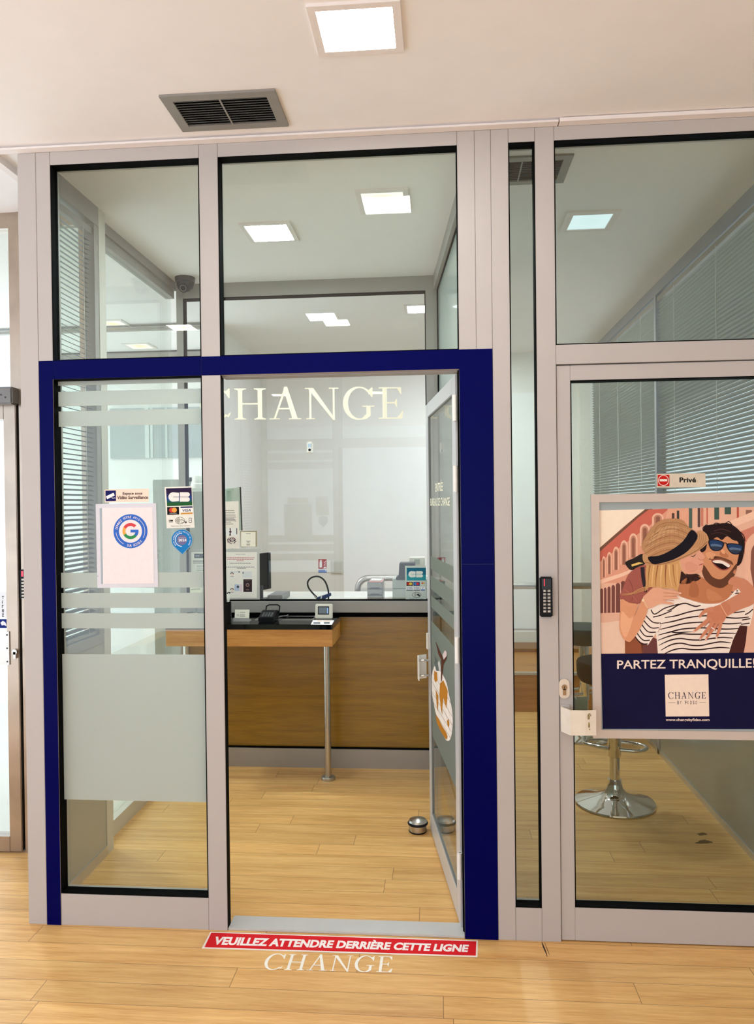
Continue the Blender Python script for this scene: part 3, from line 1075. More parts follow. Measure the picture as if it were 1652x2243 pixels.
box('stile', STAINLESS, d3, dx0, dx0 + .09, YE - .03, YE + .025, .008, 2.025, .003)
box('top_rail', STAINLESS, d3, dx0 + .09, sx, YE - .03, YE + .025, 1.955, 2.025)
box('bottom_rail', STAINLESS, d3, dx0 + .09, sx, YE - .03, YE + .025, .008, .075)
box('pane', GLASS, d3, dx0 + .09, sx, YE - .006, YE + .002, .075, 1.955)
box('edge_seal', GASKET, d3, dx1 + .0005, ex + .0055, YE - .01, YE + .03, .005, 2.03)
lk = at(10, 1420, 'y', YE - .036)
box('lock_plate', BRUSHED, d3, lk.x - .16, lk.x + .022, YE - .036, YE - .0302, lk.z - .075, lk.z + .075, .001)
cz_ = at(32, 1428, 'y', YE - .04)
MB().prism([(cz_.x + .012 * math.cos(t), YE - .031, cz_.z + .012 * math.sin(t)) for t in [2 * math.pi * k / 20 for k in range(20)]], (0, -.012, 0)).box(cz_.x - .006, cz_.x + .006, YE - .043, YE - .031, cz_.z - .03, cz_.z).build('lock_cylinder', BRUSHED, d3)
for dz in (-.06, 0, .06):
    MB().prism([(lk.x + .012 + .004 * math.cos(t), YE - .0362, lk.z + dz + .004 * math.sin(t)) for t in [2 * math.pi * k / 12 for k in range(12)]], (0, -.001, 0)).build('screw', DARK_PL, d3)
c0, c1 = at(0, 885, 'y', YE - .08), at(24, 846, 'y', YE - .08)
cl = empty('door_closer', (c0.x - .1, YE - .05, c0.z), 'grey box of the door closer above the stainless entrance door at far left', 'door closer')
box('housing', M('grey_metal_paint', (120, 116, 112), .4, .3, .06, 20), cl, c0.x - .22, c1.x, YE - .075, YE - .0155, c0.z, c1.z, .006)
for k in (0, 1):
    MB().prism([(c1.x - .03 - k * .02 + .004 * math.cos(t), YE - .0755, c0.z + .03 + k * .012 + .004 * math.sin(t)) for t in [2 * math.pi * q / 12 for q in range(12)]], (0, -.001, 0)).build('screw', DARK_PL, cl)
# pull sign on that door: vertical letters and a blue pictogram
tz = lambda px, py: at(px, py, 'y', YE - .0315)
sx0 = tz(0, 1300).x
ps = Sheet(lambda x, y: at(x, y, 'y', YE - .0075), (0, -1, 0))
ps.board([(-14, 1296), (14, 1296), (15, 1352), (-14, 1352)], PR(236, 240, 244), .001)
for i, ch in enumerate('Tirez'):
    ps.text(ch, (4.3, 1305.5 + i * 9.6, 8.8 if ch not in 'ir' else (6.0 if ch == 'i' else 8), 1312.5 + i * 9.6), PR(20, 20, 24), 1, .02)
ps.rect(-14, 1356, 15, 1376, PR(26, 44, 120), 1)
ps.poly([(1, 1364), (6, 1360), (11, 1362), (14, 1368), (14, 1372), (9, 1369), (4, 1370)], PR(240, 240, 244), 2)
tag(ps.build('door_sign'), 'small white pull sign with vertical letters on the stainless entrance door', 'sign')

# ---- vestibule beyond: beams, grey hatch and tall grey cupboard
vs = empty('trim_4', (-2.6, 2.6, 0), kind='structure')
YV = 3.62
for y0, y1, yb_ in ((703, 716, 2.7), (720, 726, 2.7), (762, 772, 3.62), (776, 792, 3.62)):
    YV = yb_
    box('beam', ALU_IN, vs, -3.45, -1.69, YV - .05, YV - .001, at(300, y1, 'y', YV).z, at(300, y0, 'y', YV).z)
g0, g1 = at(245, 1005, 'y', YV), at(383, 893, 'y', YV)
hb = empty('wall_panel', (g0.x, YV, g0.z), 'grey upper panel with pale uprights on the wall behind the left glass', 'panel')
box('sheet', M('hatch_grey', (166, 172, 168), .5, 0, .04, 6), hb, g0.x, -1.69, YV - .03, YV - .001, g0.z, g1.z)
for px, w in ((318, .035), (330, .02), (362, .02)):
    a = at(px, 950, 'y', YV - .03).x
    box('upright', M('hatch_pale', (206, 214, 208), .5, 0, .03, 10), hb, a, a + w, YV - .036, YV - .03, g0.z, g1.z)
g2 = at(346, 1052, 'y', 2.4)
tag(box('cupboard', M('cupboard_grey', (150, 152, 140), .35, 0, .04, 5), None, g2.x, -1.69, 2.3, 2.8, 0, g2.z, .004), 'tall plain grey cupboard beyond the left glass, behind the payment sticker', 'cupboard')


# ================================================================== CEILING FITTINGS
def ceiling_light(name, label, x0, x1, y0, y1, mat, fr=.022, group=None):
    e = empty(name, ((x0 + x1) / 2, (y0 + y1) / 2, CZ), label, 'ceiling light', group)
    f = MB()
    f.box(x0 - fr, x1 + fr, y0 - fr, y0, CZ - .009, CZ)
    f.box(x0 - fr, x1 + fr, y1, y1 + fr, CZ - .009, CZ)
    f.box(x0 - fr, x0, y0, y1, CZ - .009, CZ)
    f.box(x1, x1 + fr, y0, y1, CZ - .009, CZ)
    f.build('frame', TRIM_W, e)
    box('diffuser', mat, e, x0, x1, y0, y1, CZ - .005, CZ - .0005)
    return e


WARM, COOLW = (.96, .98, .97), (.84, .98, 1.1)
p0, p1 = at(713, 108, 'z', CZ), at(859, 8, 'z', CZ)
ceiling_light('ceiling_light', 'large square downlight on the lobby ceiling, nearest at the top', p0.x, p1.x, p1.y, p0.y, lamp_mat('lamp_lobby', WARM, WARM, 60))
ceiling_light('ceiling_light', 'bright white square downlight in the exchange room, left of the pair', -.90, -.70, .83, 1.04, lamp_mat('lamp_room', (.86, 1, 1.1), (.86, 1, 1.1), L_ROOM))
ceiling_light('ceiling_light', 'square downlight with yellowish centre in the exchange room, right of the pair', -.315, -.135, .515, .725, lamp_mat('lamp_dim', (1.1, 1.06, .92), (.92, .72, .42), L_ROOM_DIM))
ceiling_light('ceiling_light', 'bluish white square downlight in the private room on the right', .637, .818, .865, 1.055, lamp_mat('lamp_priv', (.80, 1.0, 1.08), (.76, .97, 1.04), 1.02), .03)
ceiling_light('ceiling_light', 'added narrow bluish fill light beside the splayed partition in the private room', .175, .27, 1.05, 1.25, lamp_mat('fill_lamp_priv', (.8, .98, 1.08), (.8, .98, 1.08), L_PRIV_FILL))  # unseen lamp added to light the private room
DIM = lamp_mat('lamp_dim_far', (1.1, 1.06, .95), (.98, .8, .5), 1.5)
for px, py, lab in ((306, 757, 'square downlight deep in the vestibule, low behind the left upper glass'), (246, 708, 'square downlight beside the left blind behind the upper glass')):
    c = at(px, py, 'z', CZ)
    ceiling_light('ceiling_light', lab, c.x - .09, c.x + .09, c.y - .09, c.y + .09, DIM)
c = at(922, 675, 'z', CZ)
ceiling_light('ceiling_light', 'bluish square downlight half hidden by the counter frame, upper right of the counter glass', c.x - .09, c.x + .09, c.y - .09, c.y + .09, lamp_mat('lamp_staff', COOLW, COOLW, 110))
STAFF_FILL = lamp_mat('fill_lamp_staff', (.92, 1, 1.06), (.92, 1, 1.06), L_STAFF_FILL)  # for two unseen lamps added to brighten the staff room
ceiling_light('ceiling_light', 'added white fill light for the staff room hidden behind the wide door post, nearer one', .26, .42, 2.35, 2.5, STAFF_FILL)
ceiling_light('ceiling_light', 'added white fill light for the staff room hidden behind the wide door post, farther one', .27, .42, 3.1, 3.25, STAFF_FILL)
HALL_FILL = lamp_mat('fill_lamp_hall', (.95, .99, 1), (.95, .99, 1), L_HALL_FILL)  # for an unseen lamp added to brighten the vestibule
ceiling_light('ceiling_light', 'added white fill light brightening the vestibule at the left', -2.9, -2.7, 1.4, 1.6, HALL_FILL)
LOB2 = lamp_mat('lamp_lobby_rear', (1.1, 1.06, .96), (.9, .7, .42), L_LOBBY)
for x, lab in ((-1.87, 'square downlight of the lobby row behind the viewer, leftmost'), (-.72, 'square downlight of the lobby row behind the viewer, middle'), (.43, 'square downlight of the lobby row behind the viewer, rightmost')):
    ceiling_light('ceiling_light', lab, x - .09, x + .09, -2.80, -2.61, LOB2)


def vent(name, label, x0, x1, y0, y1, ribs):
    e = empty(name, ((x0 + x1) / 2, (y0 + y1) / 2, CZ), label, 'air vent')
    f = MB()
    w = .034
    fm = M('vent_grey', (142, 138, 132), .45, 0, .03, 20)
    for a, b, c, d in ((x0, x1, y0, y0 + w), (x0, x1, y1 - w, y1), (x0, x0 + w, y0 + w, y1 - w), (x1 - w, x1, y0 + w, y1 - w)):
        f.box(a, b, c, d, CZ - .008, CZ)
    f.build('frame', fm, e)
    box('backing', GASKET, e, x0 + w, x1 - w, y0 + w, y1 - w, CZ - .0015, CZ - .0003)
    s_ = MB()
    for i in range(ribs):
        yy = y0 + w + (y1 - y0 - 2 * w) * (i + .5) / ribs
        s_.prism([(x0 + w, yy - .003, CZ - .0075), (x0 + w, yy - .0018, CZ - .0075), (x0 + w, yy + .004, CZ - .0016), (x0 + w, yy + .0028, CZ - .0016)], (x1 - x0 - 2 * w, 0, 0))
    s_.build('louvres', fm, e)
    box('centre_bar', fm, e, (x0 + x1) / 2 - .003, (x0 + x1) / 2 + .003, y0 + w, y1 - w, CZ - .0082, CZ - .0068)
    return e


va, vb = at(398, 286, 'z', CZ), at(603, 193, 'z', CZ)
vent('air_vent', 'grey louvred vent in the lobby ceiling above the front', -.886, -.506, vb.y, -.078, 11)
vent('air_vent', 'grey louvred vent behind the narrow glass in the private room ceiling', .15, .532, .25, .50, 11)

# dome cameras
dc = at(406, 612, 'z', CZ)
dc = Vector((-1.452, 1.61, CZ))
e = empty('dome_camera', dc, 'grey dome security camera under the ceiling at the far left corner', 'security camera')
MB().lathe([(.052, -.03), (.056, -.026), (.058, -.004), (.058, 0)], dc, 32).build('base', M('dome_grey', (66, 63, 60), .4, 0, .05, 30), e)
MB().lathe([(0, -.086), (.02, -.083), (.036, -.073), (.046, -.056), (.05, -.036), (.05, -.031)], dc, 32).build('dome', M('dome_dark', (44, 44, 46), .25, 0, .05, 30), e)
fd = Vector((.1, -1, -.55)).normalized()
ball = dc + Vector((0, 0, -.046))
bm = MB()
bm.tube([ball + fd * .02, ball + fd * .058], .024, 28)
ln = bm.build('lens', BLACK_PL, e)
MB().ring([ball + fd * .0585 + (fd.orthogonal().normalized() * math.cos(a) + fd.cross(fd.orthogonal().normalized()) * math.sin(a)) * .017 for a in [2 * math.pi * k / 20 for k in range(20)]], .002, 8).build('lens_ring', GREY_PL, ln)


# ================================================================== COUNTER AND WHAT STANDS ON IT
CT, CFY, CX0, CX1 = .905, 1.385, -1.515, -.582
ct = empty('counter', (-1.05, 1.55, 0), 'black stone topped oak counter with one round steel leg, before the glass', 'counter')
box('top', GRANITE, ct, CX0 + .001, CX1 + .004, CFY - .006, YB - .014, .877, CT, .002)
box('apron', APRON, ct, CX0 + .002, CX1, CFY, YB - .014, .782, .877, .0015)
lgx = at(718, 1600, 'y', 1.543).x
lg = MB()
lg.lathe([(.0178, .018), (.0178, .782)], (lgx, 1.543, 0), 28)
leg = lg.build('leg', BRUSHED, ct)
MB().lathe([(.04, 0), (.04, .014), (.037, .018), (.0178, .018)], (lgx, 1.543, 0), 32).build('foot_flange', BRUSHED, leg)
lg = MB().lathe([(.0178, .018), (.0178, .782)], (-1.45, 1.543, 0), 28).build('leg', BRUSHED, ct)
MB().lathe([(.04, 0), (.04, .014), (.037, .018), (.0178, .018)], (-1.45, 1.543, 0), 32).build('foot_flange', BRUSHED, lg)
# the sunk money tray
ty0, ty1 = at(600, 1358, 'z', CT).y, YB - .035
tx0, tx1 = at(558, 1358, 'z', CT).x, at(688, 1357, 'z', CT).x
tr_ = MB()
for a, b, c, d in ((tx0, tx1, ty0, ty0 + .012), (tx0, tx1, ty1 - .012, ty1), (tx0, tx0 + .012, ty0 + .012, ty1 - .012), (tx1 - .012, tx1, ty0 + .012, ty1 - .012)):
    tr_.box(a, b, c, d, CT, CT + .002)
tr_.build('money_tray', BRUSHED, ct)

zt_ = lambda x, y: (480 + x / 5.904, 1040 + y / 5.904)


def ctop(x, y):
    return at(x, y, 'z', CT + .0008)


# pen cup
c = ctop(496, 1368)
c.y = 1.42
c = at(497, 1366, 'y', 1.44)
e = empty('pen_cup', (c.x, 1.44, CT), 'black pen cup beside the door post on the counter', 'pen cup')
MB().lathe([(.026, 0), (.026, .118), (.023, .118), (.023, .004), (0, .004)], (c.x, 1.44, CT), 28).build('cup', BLACK_PL, e)
for i, (dx, dz) in enumerate(((.004, .162), (.012, .166), (.017, .164))):
    pn = tag(MB().tube([(c.x + .002 * i, 1.44, CT + .008), (c.x + dx, 1.445, CT + dz)], .0022, 8).build('pen', PR(226, 224, 214)), 'thin pale pen with dark tip standing in the black cup', 'pen', 'pens in the black cup')
    MB().lathe([(0, 0), (.0036, .003), (.0036, .007), (0, .010)], (c.x + dx, 1.445, CT + dz - .003), 10).build('cap', BLACK_PL, pn)
# card holder with cards
k0, k1 = at(513, 1351, 'y', 1.5), at(547, 1351, 'y', 1.5)
e = empty('card_holder', ((k0.x + k1.x) / 2, 1.5, CT), 'clear stand of white business cards on the black counter top', 'card holder')
MB().box(k0.x - .002, k1.x + .002, 1.485, 1.53, CT, CT + .004).box(k0.x - .002, k1.x + .002, 1.485, 1.488, CT + .004, CT + .02).build('stand', M('clear_acrylic', (190, 190, 186), .15, 0, .02, 20), e)
cs = Sheet(lambda u, v: Vector((k0.x + .004 + u * (k1.x - k0.x - .008), 1.494 + .012 * v, CT + .012 + .052 * v)), (0, -.97, .24))
cs.board([(0, 0), (1, 0), (1, 1), (0, 1)], PR(246, 242, 226), .012)
cs.text('CHANGE', (.36, .74, .72, .64), PR(60, 60, 70), 1)
for yy in (.5, .42, .34, .26):
    cs.rect(.36, yy, .36 + random.uniform(.25, .4), yy - .03, PR(120, 120, 120), 1)
cs.text('CB', (.12, .5, .28, .3), PR(120, 120, 130), 1)
cs.build('cards', e)
# payment terminal
t0 = at(567, 1354, 'y', 1.47)
t1 = at(604, 1354, 'y', 1.47)
e = empty('payment_terminal', ((t0.x + t1.x) / 2, 1.5, CT), 'black card payment terminal on the counter', 'payment terminal')
tb = MB()
x0, x1 = t0.x, t1.x - .008
tb.prism([(x0, 1.45, CT), (x0, 1.45, CT + .026), (x0, 1.545, CT + .055), (x0, 1.60, CT + .05), (x0, 1.60, CT)], (x1 - x0, 0, 0))
tb.build('body', BLACK_PL, e, .005)
MB().tube([(x0 + .012, 1.595, CT + .045), (x0 + .014, 1.6, CT + .07), (x0 + .03, 1.605, CT + .078), (x1 - .01, 1.605, CT + .078), (x1 + .004, 1.6, CT + .07), (x1 + .004, 1.58, CT + .03)], .004, 10).build('cradle_loop', BLACK_PL, e)
for r in range(3):
    for q in range(4):
        a = x0 + .018 + q * (x1 - x0 - .036) / 3.3
        yy = 1.468 + r * .018
        zz = CT + .026 + (yy - 1.45) * .305
        MB().box(a, a + .009, yy, yy + .009, zz - .002, zz + .0035).build('key', M('key_grey', (120, 124, 126), .4, 0, .03, 30), e)
MB().tube(smooth_line([(x1, 1.58, CT + .01), (x1 + .02, 1.61, CT + .012), (x1 + .03, 1.66, CT + .006), (x1 + .03, 1.712, CT + .005)], 4), .003, 8).build('cable', GREY_PL, e)
# customer screen
s0, s1 = at(691, 1348, 'y', 1.60), at(729, 1348, 'y', 1.60)
e = empty('customer_display', ((s0.x + s1.x) / 2, 1.61, CT), 'small ivory customer screen leaning at the counter end', 'display')
hh = .082
MB().prism([(s0.x, 1.585, CT), (s1.x, 1.585, CT), (s1.x, 1.60, CT + hh), (s0.x, 1.60, CT + hh)], (0, .016, 0)).build('case', CREAM_PL, e, .004)
scr = MB()
ins = .007
f_ = lambda x, z, o: (x, 1.585 + .015 * (z / hh) - o, CT + z)
scr.prism([f_(s0.x + .016, .024, .0008), f_(s1.x - .02, .024, .0008), f_(s1.x - .02, .07, .0008), f_(s0.x + .016, .07, .0008)], (0, .001, 0))
so = scr.build('screen', BLACK_PL, e)
MB().prism([f_(s0.x + .021, .029, .0014), f_(s1.x - .032, .029, .0014), f_(s1.x - .032, .065, .0014), f_(s0.x + .021, .065, .0014)], (0, .0006, 0)).build('image', glow('screen_glow', (92, 104, 110), .8), so)
MB().prism([f_(s1.x - .031, .03, .0014), f_(s1.x - .025, .03, .0014), f_(s1.x - .025, .062, .0014), f_(s1.x - .031, .062, .0014)], (0, .0006, 0)).build('icon', glow('icon_glow', (150, 190, 240), 1.0), so)
# leaflet at the counter end
lf = Sheet(lambda x, y: at(680 + x / 5.9, 1200 + y / 5.9, 'z', CT + .0012), (0, 0, 1))
lf.board([(35, 933), (308, 937), (275, 993), (5, 990)], PR(244, 240, 234), .001)
for a, b, c_, d in ((40, 962, 128, 980), (175, 960, 250, 980), (90, 942, 150, 950), (165, 942, 260, 950)):
    lf.rect(a, b, c_, d, PR(90, 92, 100) if b > 955 else PR(226, 170, 130), 1)
tag(lf.build('leaflet'), 'small printed leaflet lying at the right end of the black counter', 'leaflet')
# glass candy bowl and the little card seen left of the post
c = at(425, 1372, 'y', 1.52)
e = empty('sweet_bowl', (c.x, 1.52, CT), 'clear bowl of wrapped sweets on the counter behind the left glass', 'bowl')
MB().lathe([(.03, 0), (.045, .015), (.056, .045), (.053, .045), (.042, .017), (.028, .004), (0, .004)], (c.x, 1.52, CT), 28).build('bowl', GLASS, e)
sw = MB()
for i in range(22):
    a, r = random.random() * 6.28, .016 * math.sqrt(random.random())
    p = Vector((c.x + r * math.cos(a), 1.52 + r * math.sin(a), CT + .02 + random.random() * .018))
    q = Vector((random.uniform(-1, 1), random.uniform(-1, 1), random.uniform(-.5, .5))).normalized() * .011
    sw.tube([p - q, p - q * .6, p, p + q * .6, p + q], [.005, .003, .0055, .003, .005], 8, mi=i % 3)
tag(sw.build('sweets', [PR(200, 190, 160), PR(60, 56, 50), PR(170, 140, 90)]), 'wrapped sweets filling the clear bowl', 'sweets', kind='stuff')

# ================================================================== SIGNS ON THE COUNTER GLASS
YG = YB + .0245
gz = zoomed(480, 1040, 5.904, 'y', YG)
A4 = Sheet(gz, (0, -1, 0))
FRM = PR(196, 192, 184)
A4.board([(66, 962), (522, 958), (526, 1622), (86, 1624)], FRM, .0015)
A4.rect(74, 1000, 490, 1592, PR(240, 232, 220), 1)
A4.text('AVIS AUX CLIENTS', (215, 1020, 342, 1034), PR(120, 110, 110), 2)
for a, b, c_, r in ((95, 462, 1068, 1), (105, 445, 1088, 1), (228, 326, 1107, 1), (135, 418, 1138, 0), (92, 468, 1189, 0), (235, 355, 1204, 0)):
    x = a
    while x < b - 6:
        w = random.uniform(12, 34)
        A4.rect(x, c_, min(x + w, b), c_ + 9, PR(200, 120, 120) if r else PR(150, 144, 140), 2)
        x += w + 5
for cx, cy in ((168, 1285), (168, 1488)):
    A4.poly(ell(cx, cy, 22, 24, 180, 360, 14), PR(36, 32, 34), 3)
    A4.poly(ell(cx, cy + 4, 14, 20), PR(236, 214, 196), 4)
    A4.rect(cx - 24, cy + 28, cx + 24, cy + 34, PR(120, 120, 124), 3)
A4.rect(140, 1250, 275, 1262, PR(214, 214, 214), 2)
A4.rect(250, 1250, 270, 1262, PR(60, 60, 64), 3)
A4.rect(300, 1250, 425, 1330, PR(226, 224, 218), 2)
A4.rect(303, 1256, 320, 1280, PR(140, 140, 140), 3)
A4.rect(200, 1415, 262, 1502, PR(186, 198, 214), 2)
A4.poly(ell(244, 1452, 16, 20, 150, 390, 14), PR(70, 70, 80), 3)
A4.rect(268, 1415, 300, 1508, PR(232, 206, 212), 2)
A4.rect(314, 1352, 426, 1514, PR(56, 40, 44), 2)
A4.text('PASSEPORT', (332, 1366, 408, 1376), PR(160, 130, 110), 3)
A4.ringseg(369, 1425, 12, 24, 0, 360, PR(150, 118, 110), 3, 16)
A4.rect(350, 1484, 388, 1490, PR(190, 160, 150), 3)
tag(A4.build('notice'), 'framed identity document notice with a passport picture, low on the counter glass', 'notice')
TS = Sheet(gz, (0, -1, 0))
TS.board([(66, 346), (252, 340), (262, 950), (80, 956)], PR(240, 226, 212), .0012)
for y in (458, 487, 518):
    TS.rect(76, y, 195 + (y - 458) * .3, y + 7, PR(120, 112, 108), 1)
for y in (545, 560, 577, 592, 608, 633):
    TS.rect(76, y, random.uniform(130, 225), y + 6, PR(96, 90, 90), 1)
TS.rect(86, 690, 235, 790, PR(238, 232, 226), 1)
TS.poly([(136, 690), (150, 690), (152, 725), (166, 740), (150, 750), (152, 788), (132, 788), (138, 750), (126, 735), (140, 725)], PR(70, 40, 46), 2)
TS.rect(224, 690, 234, 770, PR(60, 54, 56), 2)
for i in range(70):
    a = random.random() * 6.283
    r = math.sqrt(random.random())
    TS.poly(ell(155 + 68 * r * math.cos(a), 850 + 42 * r * math.sin(a), random.uniform(4, 9), random.uniform(3, 8), n=7), random.choice([PR(40, 34, 36), PR(120, 60, 66), PR(200, 180, 176), PR(80, 70, 72)]), 2 + i % 3)
tag(TS.build('notice'), 'tall cream printed notice beside the door post on the counter glass', 'notice')
gp = MB()
q = [at(480 + x / 5.904, 1040 + y / 5.904, 'y', YG + .06) for x, y in ((40, 190), (265, 160), (290, 720), (60, 730))]
gp.prism([tuple(p) for p in q], (0, .006, 0))
e = empty('screen_panel', (q[0].x, YG + .06, q[2].z), 'greenish glass screen with black edge behind the notices', 'glass screen')
gp.build('panel', glass('green_glass', (.78, .84, .78), .06), e)
MB().prism([tuple(at(480 + x / 5.904, 1040 + y / 5.904, 'y', YG + .058)) for x, y in ((265, 160), (279, 158), (299, 720), (288, 722))], (0, .01, 0)).build('edge_strip', BLACK_PL, e)
QF = Sheet(gz, (0, -1, 0))
QF.board([(272, 728), (488, 724), (490, 930), (280, 936)], PR(168, 150, 120), .0015)
QF.rect(284, 740, 472, 928, PR(244, 236, 216), 1)
for y, w in ((758, 60), (855, 56), (868, 30), (893, 50), (906, 40)):
    QF.rect(378 - w / 2, y, 378 + w / 2, y + 8, PR(150, 140, 130), 2)
tag(QF.build('notice'), 'small square framed card on the counter glass above the identity notice', 'notice')
CBb = Sheet(zoomed(680, 1200, 5.9, 'y', YG), (0, -1, 0))
TEAL, LTE, WHT = PR(30, 104, 132), PR(52, 150, 160), PR(224, 228, 220)
CBb.board([(1222, 232), (1495, 232), (1495, 672), (1232, 672)], PR(200, 208, 200), .0015)
CBb.rect(1245, 258, 1495, 345, TEAL, 1)
CBb.rect(1245, 345, 1495, 422, LTE, 1)


def cb_logo(sh, x0, y0, x1, y1, m, layer, line):
    w, h = x1 - x0, y1 - y0
    sh.poly(ell(x0 + w * .22, (y0 + y1) / 2, w * .22, h / 2, 40, 320, 30) + [(x0 + w * .47, y0 + h * .02), (x0 + w * .47, y1 - h * .02)][::1], m, layer) if 0 else None
    sh.poly([(x0 + w * .22, y0), (x0 + w * .49, y0 + h * .06), (x0 + w * .49, y1 - h * .06), (x0 + w * .22, y1)], m, layer)
    sh.poly(ell(x0 + w * .22, (y0 + y1) / 2, w * .22, h / 2, 90, 270, 20), m, layer)
    for s_, e_ in ((y0, y0 + h * .49), (y0 + h * .51, y1)):
        hh = (e_ - s_) / 2
        sh.poly([(x0 + w * .53, s_)] + ell(x1 - hh, (s_ + e_) / 2, hh, hh, -90, 90, 14) + [(x0 + w * .53, e_)], m, layer)
    sh.rect(x0 + w * .22, (y0 + y1) / 2 - h * .02, x0 + w * .98, (y0 + y1) / 2 + h * .02, line, layer + 1)


cb_logo(CBb, 1268, 300, 1455, 382, WHT, 2, TEAL)
for x, c1, c2, bgc in ((1242, (190, 50, 50), (226, 190, 80), (60, 30, 40)), (1332, (60, 130, 200), (200, 60, 70), (30, 60, 120))):
    CBb.rect(x, 440, x + 82, 490, PR(*bgc), 1)
    CBb.poly(ell(x + 28, 465, 20, 18), PR(*c1), 2)
    CBb.poly(ell(x + 54, 465, 20, 18), PR(*c2), 3)
CBb.poly(ell(1448, 455, 12, 10), PR(196, 70, 50), 2)
CBb.poly(ell(1466, 455, 12, 10), PR(226, 180, 80), 3)
for x in (1242, 1332):
    CBb.rect(x, 503, x + 84, 552, PR(238, 238, 238), 1)
    CBb.text('VISA', (x + 8, 508, x + 78, 532), PR(40, 60, 120), 2, .01, .25)
    CBb.rect(x, 540, x + 84, 552, PR(40, 50, 90), 2)
CBb.rect(1430, 503, 1480, 552, PR(238, 238, 238), 1)
CBb.text('V', (1445, 508, 1468, 532), PR(40, 60, 120), 2, .01, .25)
CBb.rect(1430, 538, 1480, 552, PR(40, 80, 160), 2)
for r0, r1 in ((1, 1.12),):
    o, i = ell(1375, 608, 58, 36, n=30), ell(1375, 608, 53, 31, n=30)
    for k in range(30):
        CBb.poly([o[k], o[(k + 1) % 30], i[(k + 1) % 30], i[k]], PR(50, 54, 54), 1)
for k in range(3):
    CBb.ringseg(1335, 606, 12 + k * 9, 16 + k * 9, -45, 45, PR(50, 54, 54), 2, 8)
CBb.poly([(1372, 600), (1400, 590), (1425, 625), (1410, 630), (1385, 615)], PR(60, 62, 60), 2)
CBb.text('Paiement sans contact', (1280, 652, 1460, 664), PR(80, 84, 80), 2)
tag(CBb.build('card_sign'), 'teal bank card acceptance sign at the right end of the counter glass', 'sign')
# lettering on the counter glass
CH = Sheet(lambda x, y: at(x, y, 'y', YB + .0255), (0, -1, 0))
polys, ww = serif_word('CHANGE', .1)
hw = serif_word('C', 0)[1] + .1
x_h, x_e = 513, 884
k_ = (x_e - x_h) / (ww - hw)
xc = x_h - hw * k_
for i_, p_ in enumerate(polys):
    CH.outlines([p_], (0, 0, ww, 1), ((xc, 851.5), (x_e, 848), (x_e + .5, 917), (xc + 1, 919.5)), VINYL, 1 + .012 * i_)
tag(CH.build('glass_lettering'), 'large cream serif lettering on the counter glass', 'lettering')
# little motion sensor on the glass
m0 = at(680, 981, 'y', YB + .02)
e = empty('motion_sensor', (m0.x, YB + .015, m0.z - .035), 'small white motion sensor on the counter glass below the lettering', 'motion sensor')
MB().box(m0.x - .018, m0.x + .018, YB - .008, YB + .0255, m0.z - .036, m0.z + .036).build('body', WHITE_PL, e, .008, seg=3)
MB().prism([(m0.x + .008 * math.cos(t), YB - .009, m0.z - .014 + .008 * math.sin(t)) for t in [2 * math.pi * k / 16 for k in range(16)]], (0, .002, 0)).build('lens', BLACK_PL, e)
MB().box(m0.x - .01, m0.x + .01, YB - .0095, YB - .007, m0.z + .0, m0.z + .022).build('window', PR(190, 206, 220), e)

q_ = at(972, 981, 'y', 1.58)
e = empty('motion_sensor', (.028, 1.58, q_.z - .034), 'white motion sensor on the partition seen through the open door glass', 'motion sensor')
MB().box(.012, .047, 1.56, 1.594, q_.z - .034, q_.z + .034).build('body', WHITE_PL, e, .008, seg=3)
MB().box(.022, .037, 1.5585, 1.561, q_.z - .024, q_.z - .008).build('lens', BLACK_PL, e, .002)

# seen left of the post through the front glass: another notice, a small card
N4 = Sheet(zoomed(360, 1030, 5.343, 'y', YG), (0, -1, 0))
N4.board([(285, 925), (560, 922), (570, 1480), (300, 1480)], PR(176, 174, 166), .0012)
N4.rect(315, 958, 540, 1460, PR(226, 222, 210), 1)
N4.rect(350, 975, 520, 1030, PR(72, 76, 84), 2)
N4.text('CHANGE', (362, 994, 412, 1010), PR(200, 204, 210), 3)
for i, y in enumerate((1052, 1063, 1074, 1088)):
    N4.rect(336, y, 520 - (i % 2) * 40, y + 7, PR(140, 138, 132), 2)
for y in (1115, 1128, 1152, 1172, 1200, 1215):
    N4.rect(380, y, 505, y + 6, PR(150, 148, 142), 2)
tag(N4.build('notice'), 'framed notice with dark heading bar behind the left glass, left of the door post', 'notice')
SV = Sheet(zoomed(360, 1030, 5.343, 'y', 1.55), (0, -1, 0))
SV.board([(300, 1368), (440, 1364), (440, 1440), (302, 1440)], PR(236, 232, 212), .0012)
SV.text('SERVEZ-VOUS', ((308, 1392), (418, 1380), (418, 1396), (308, 1404)), PR(60, 60, 60), 1, .01)
sv = SV.build('small_card')
tag(sv, 'small cream card above the sweet bowl behind the left glass', 'card')
svb = sv.location
MB().box(svb.x - .005, svb.x + .005, 1.5515, 1.5535, CT, svb.z + .02).build('stem', GREY_PL, sv)

# ================================================================== STAFF SIDE
sd = empty('staff_desk', (-.8, 2.1, 0), 'pale staff desk behind the counter glass', 'desk')
box('top', PR(210, 206, 196), sd, -1.5, .0, YB + .062, 2.5, .93, .958)
for x in (-1.5, -.75, -.03):
    box('side_panel', PR(200, 196, 186), sd, x, x + .03, YB + .062, 2.5, 0, .93)
DT = .958
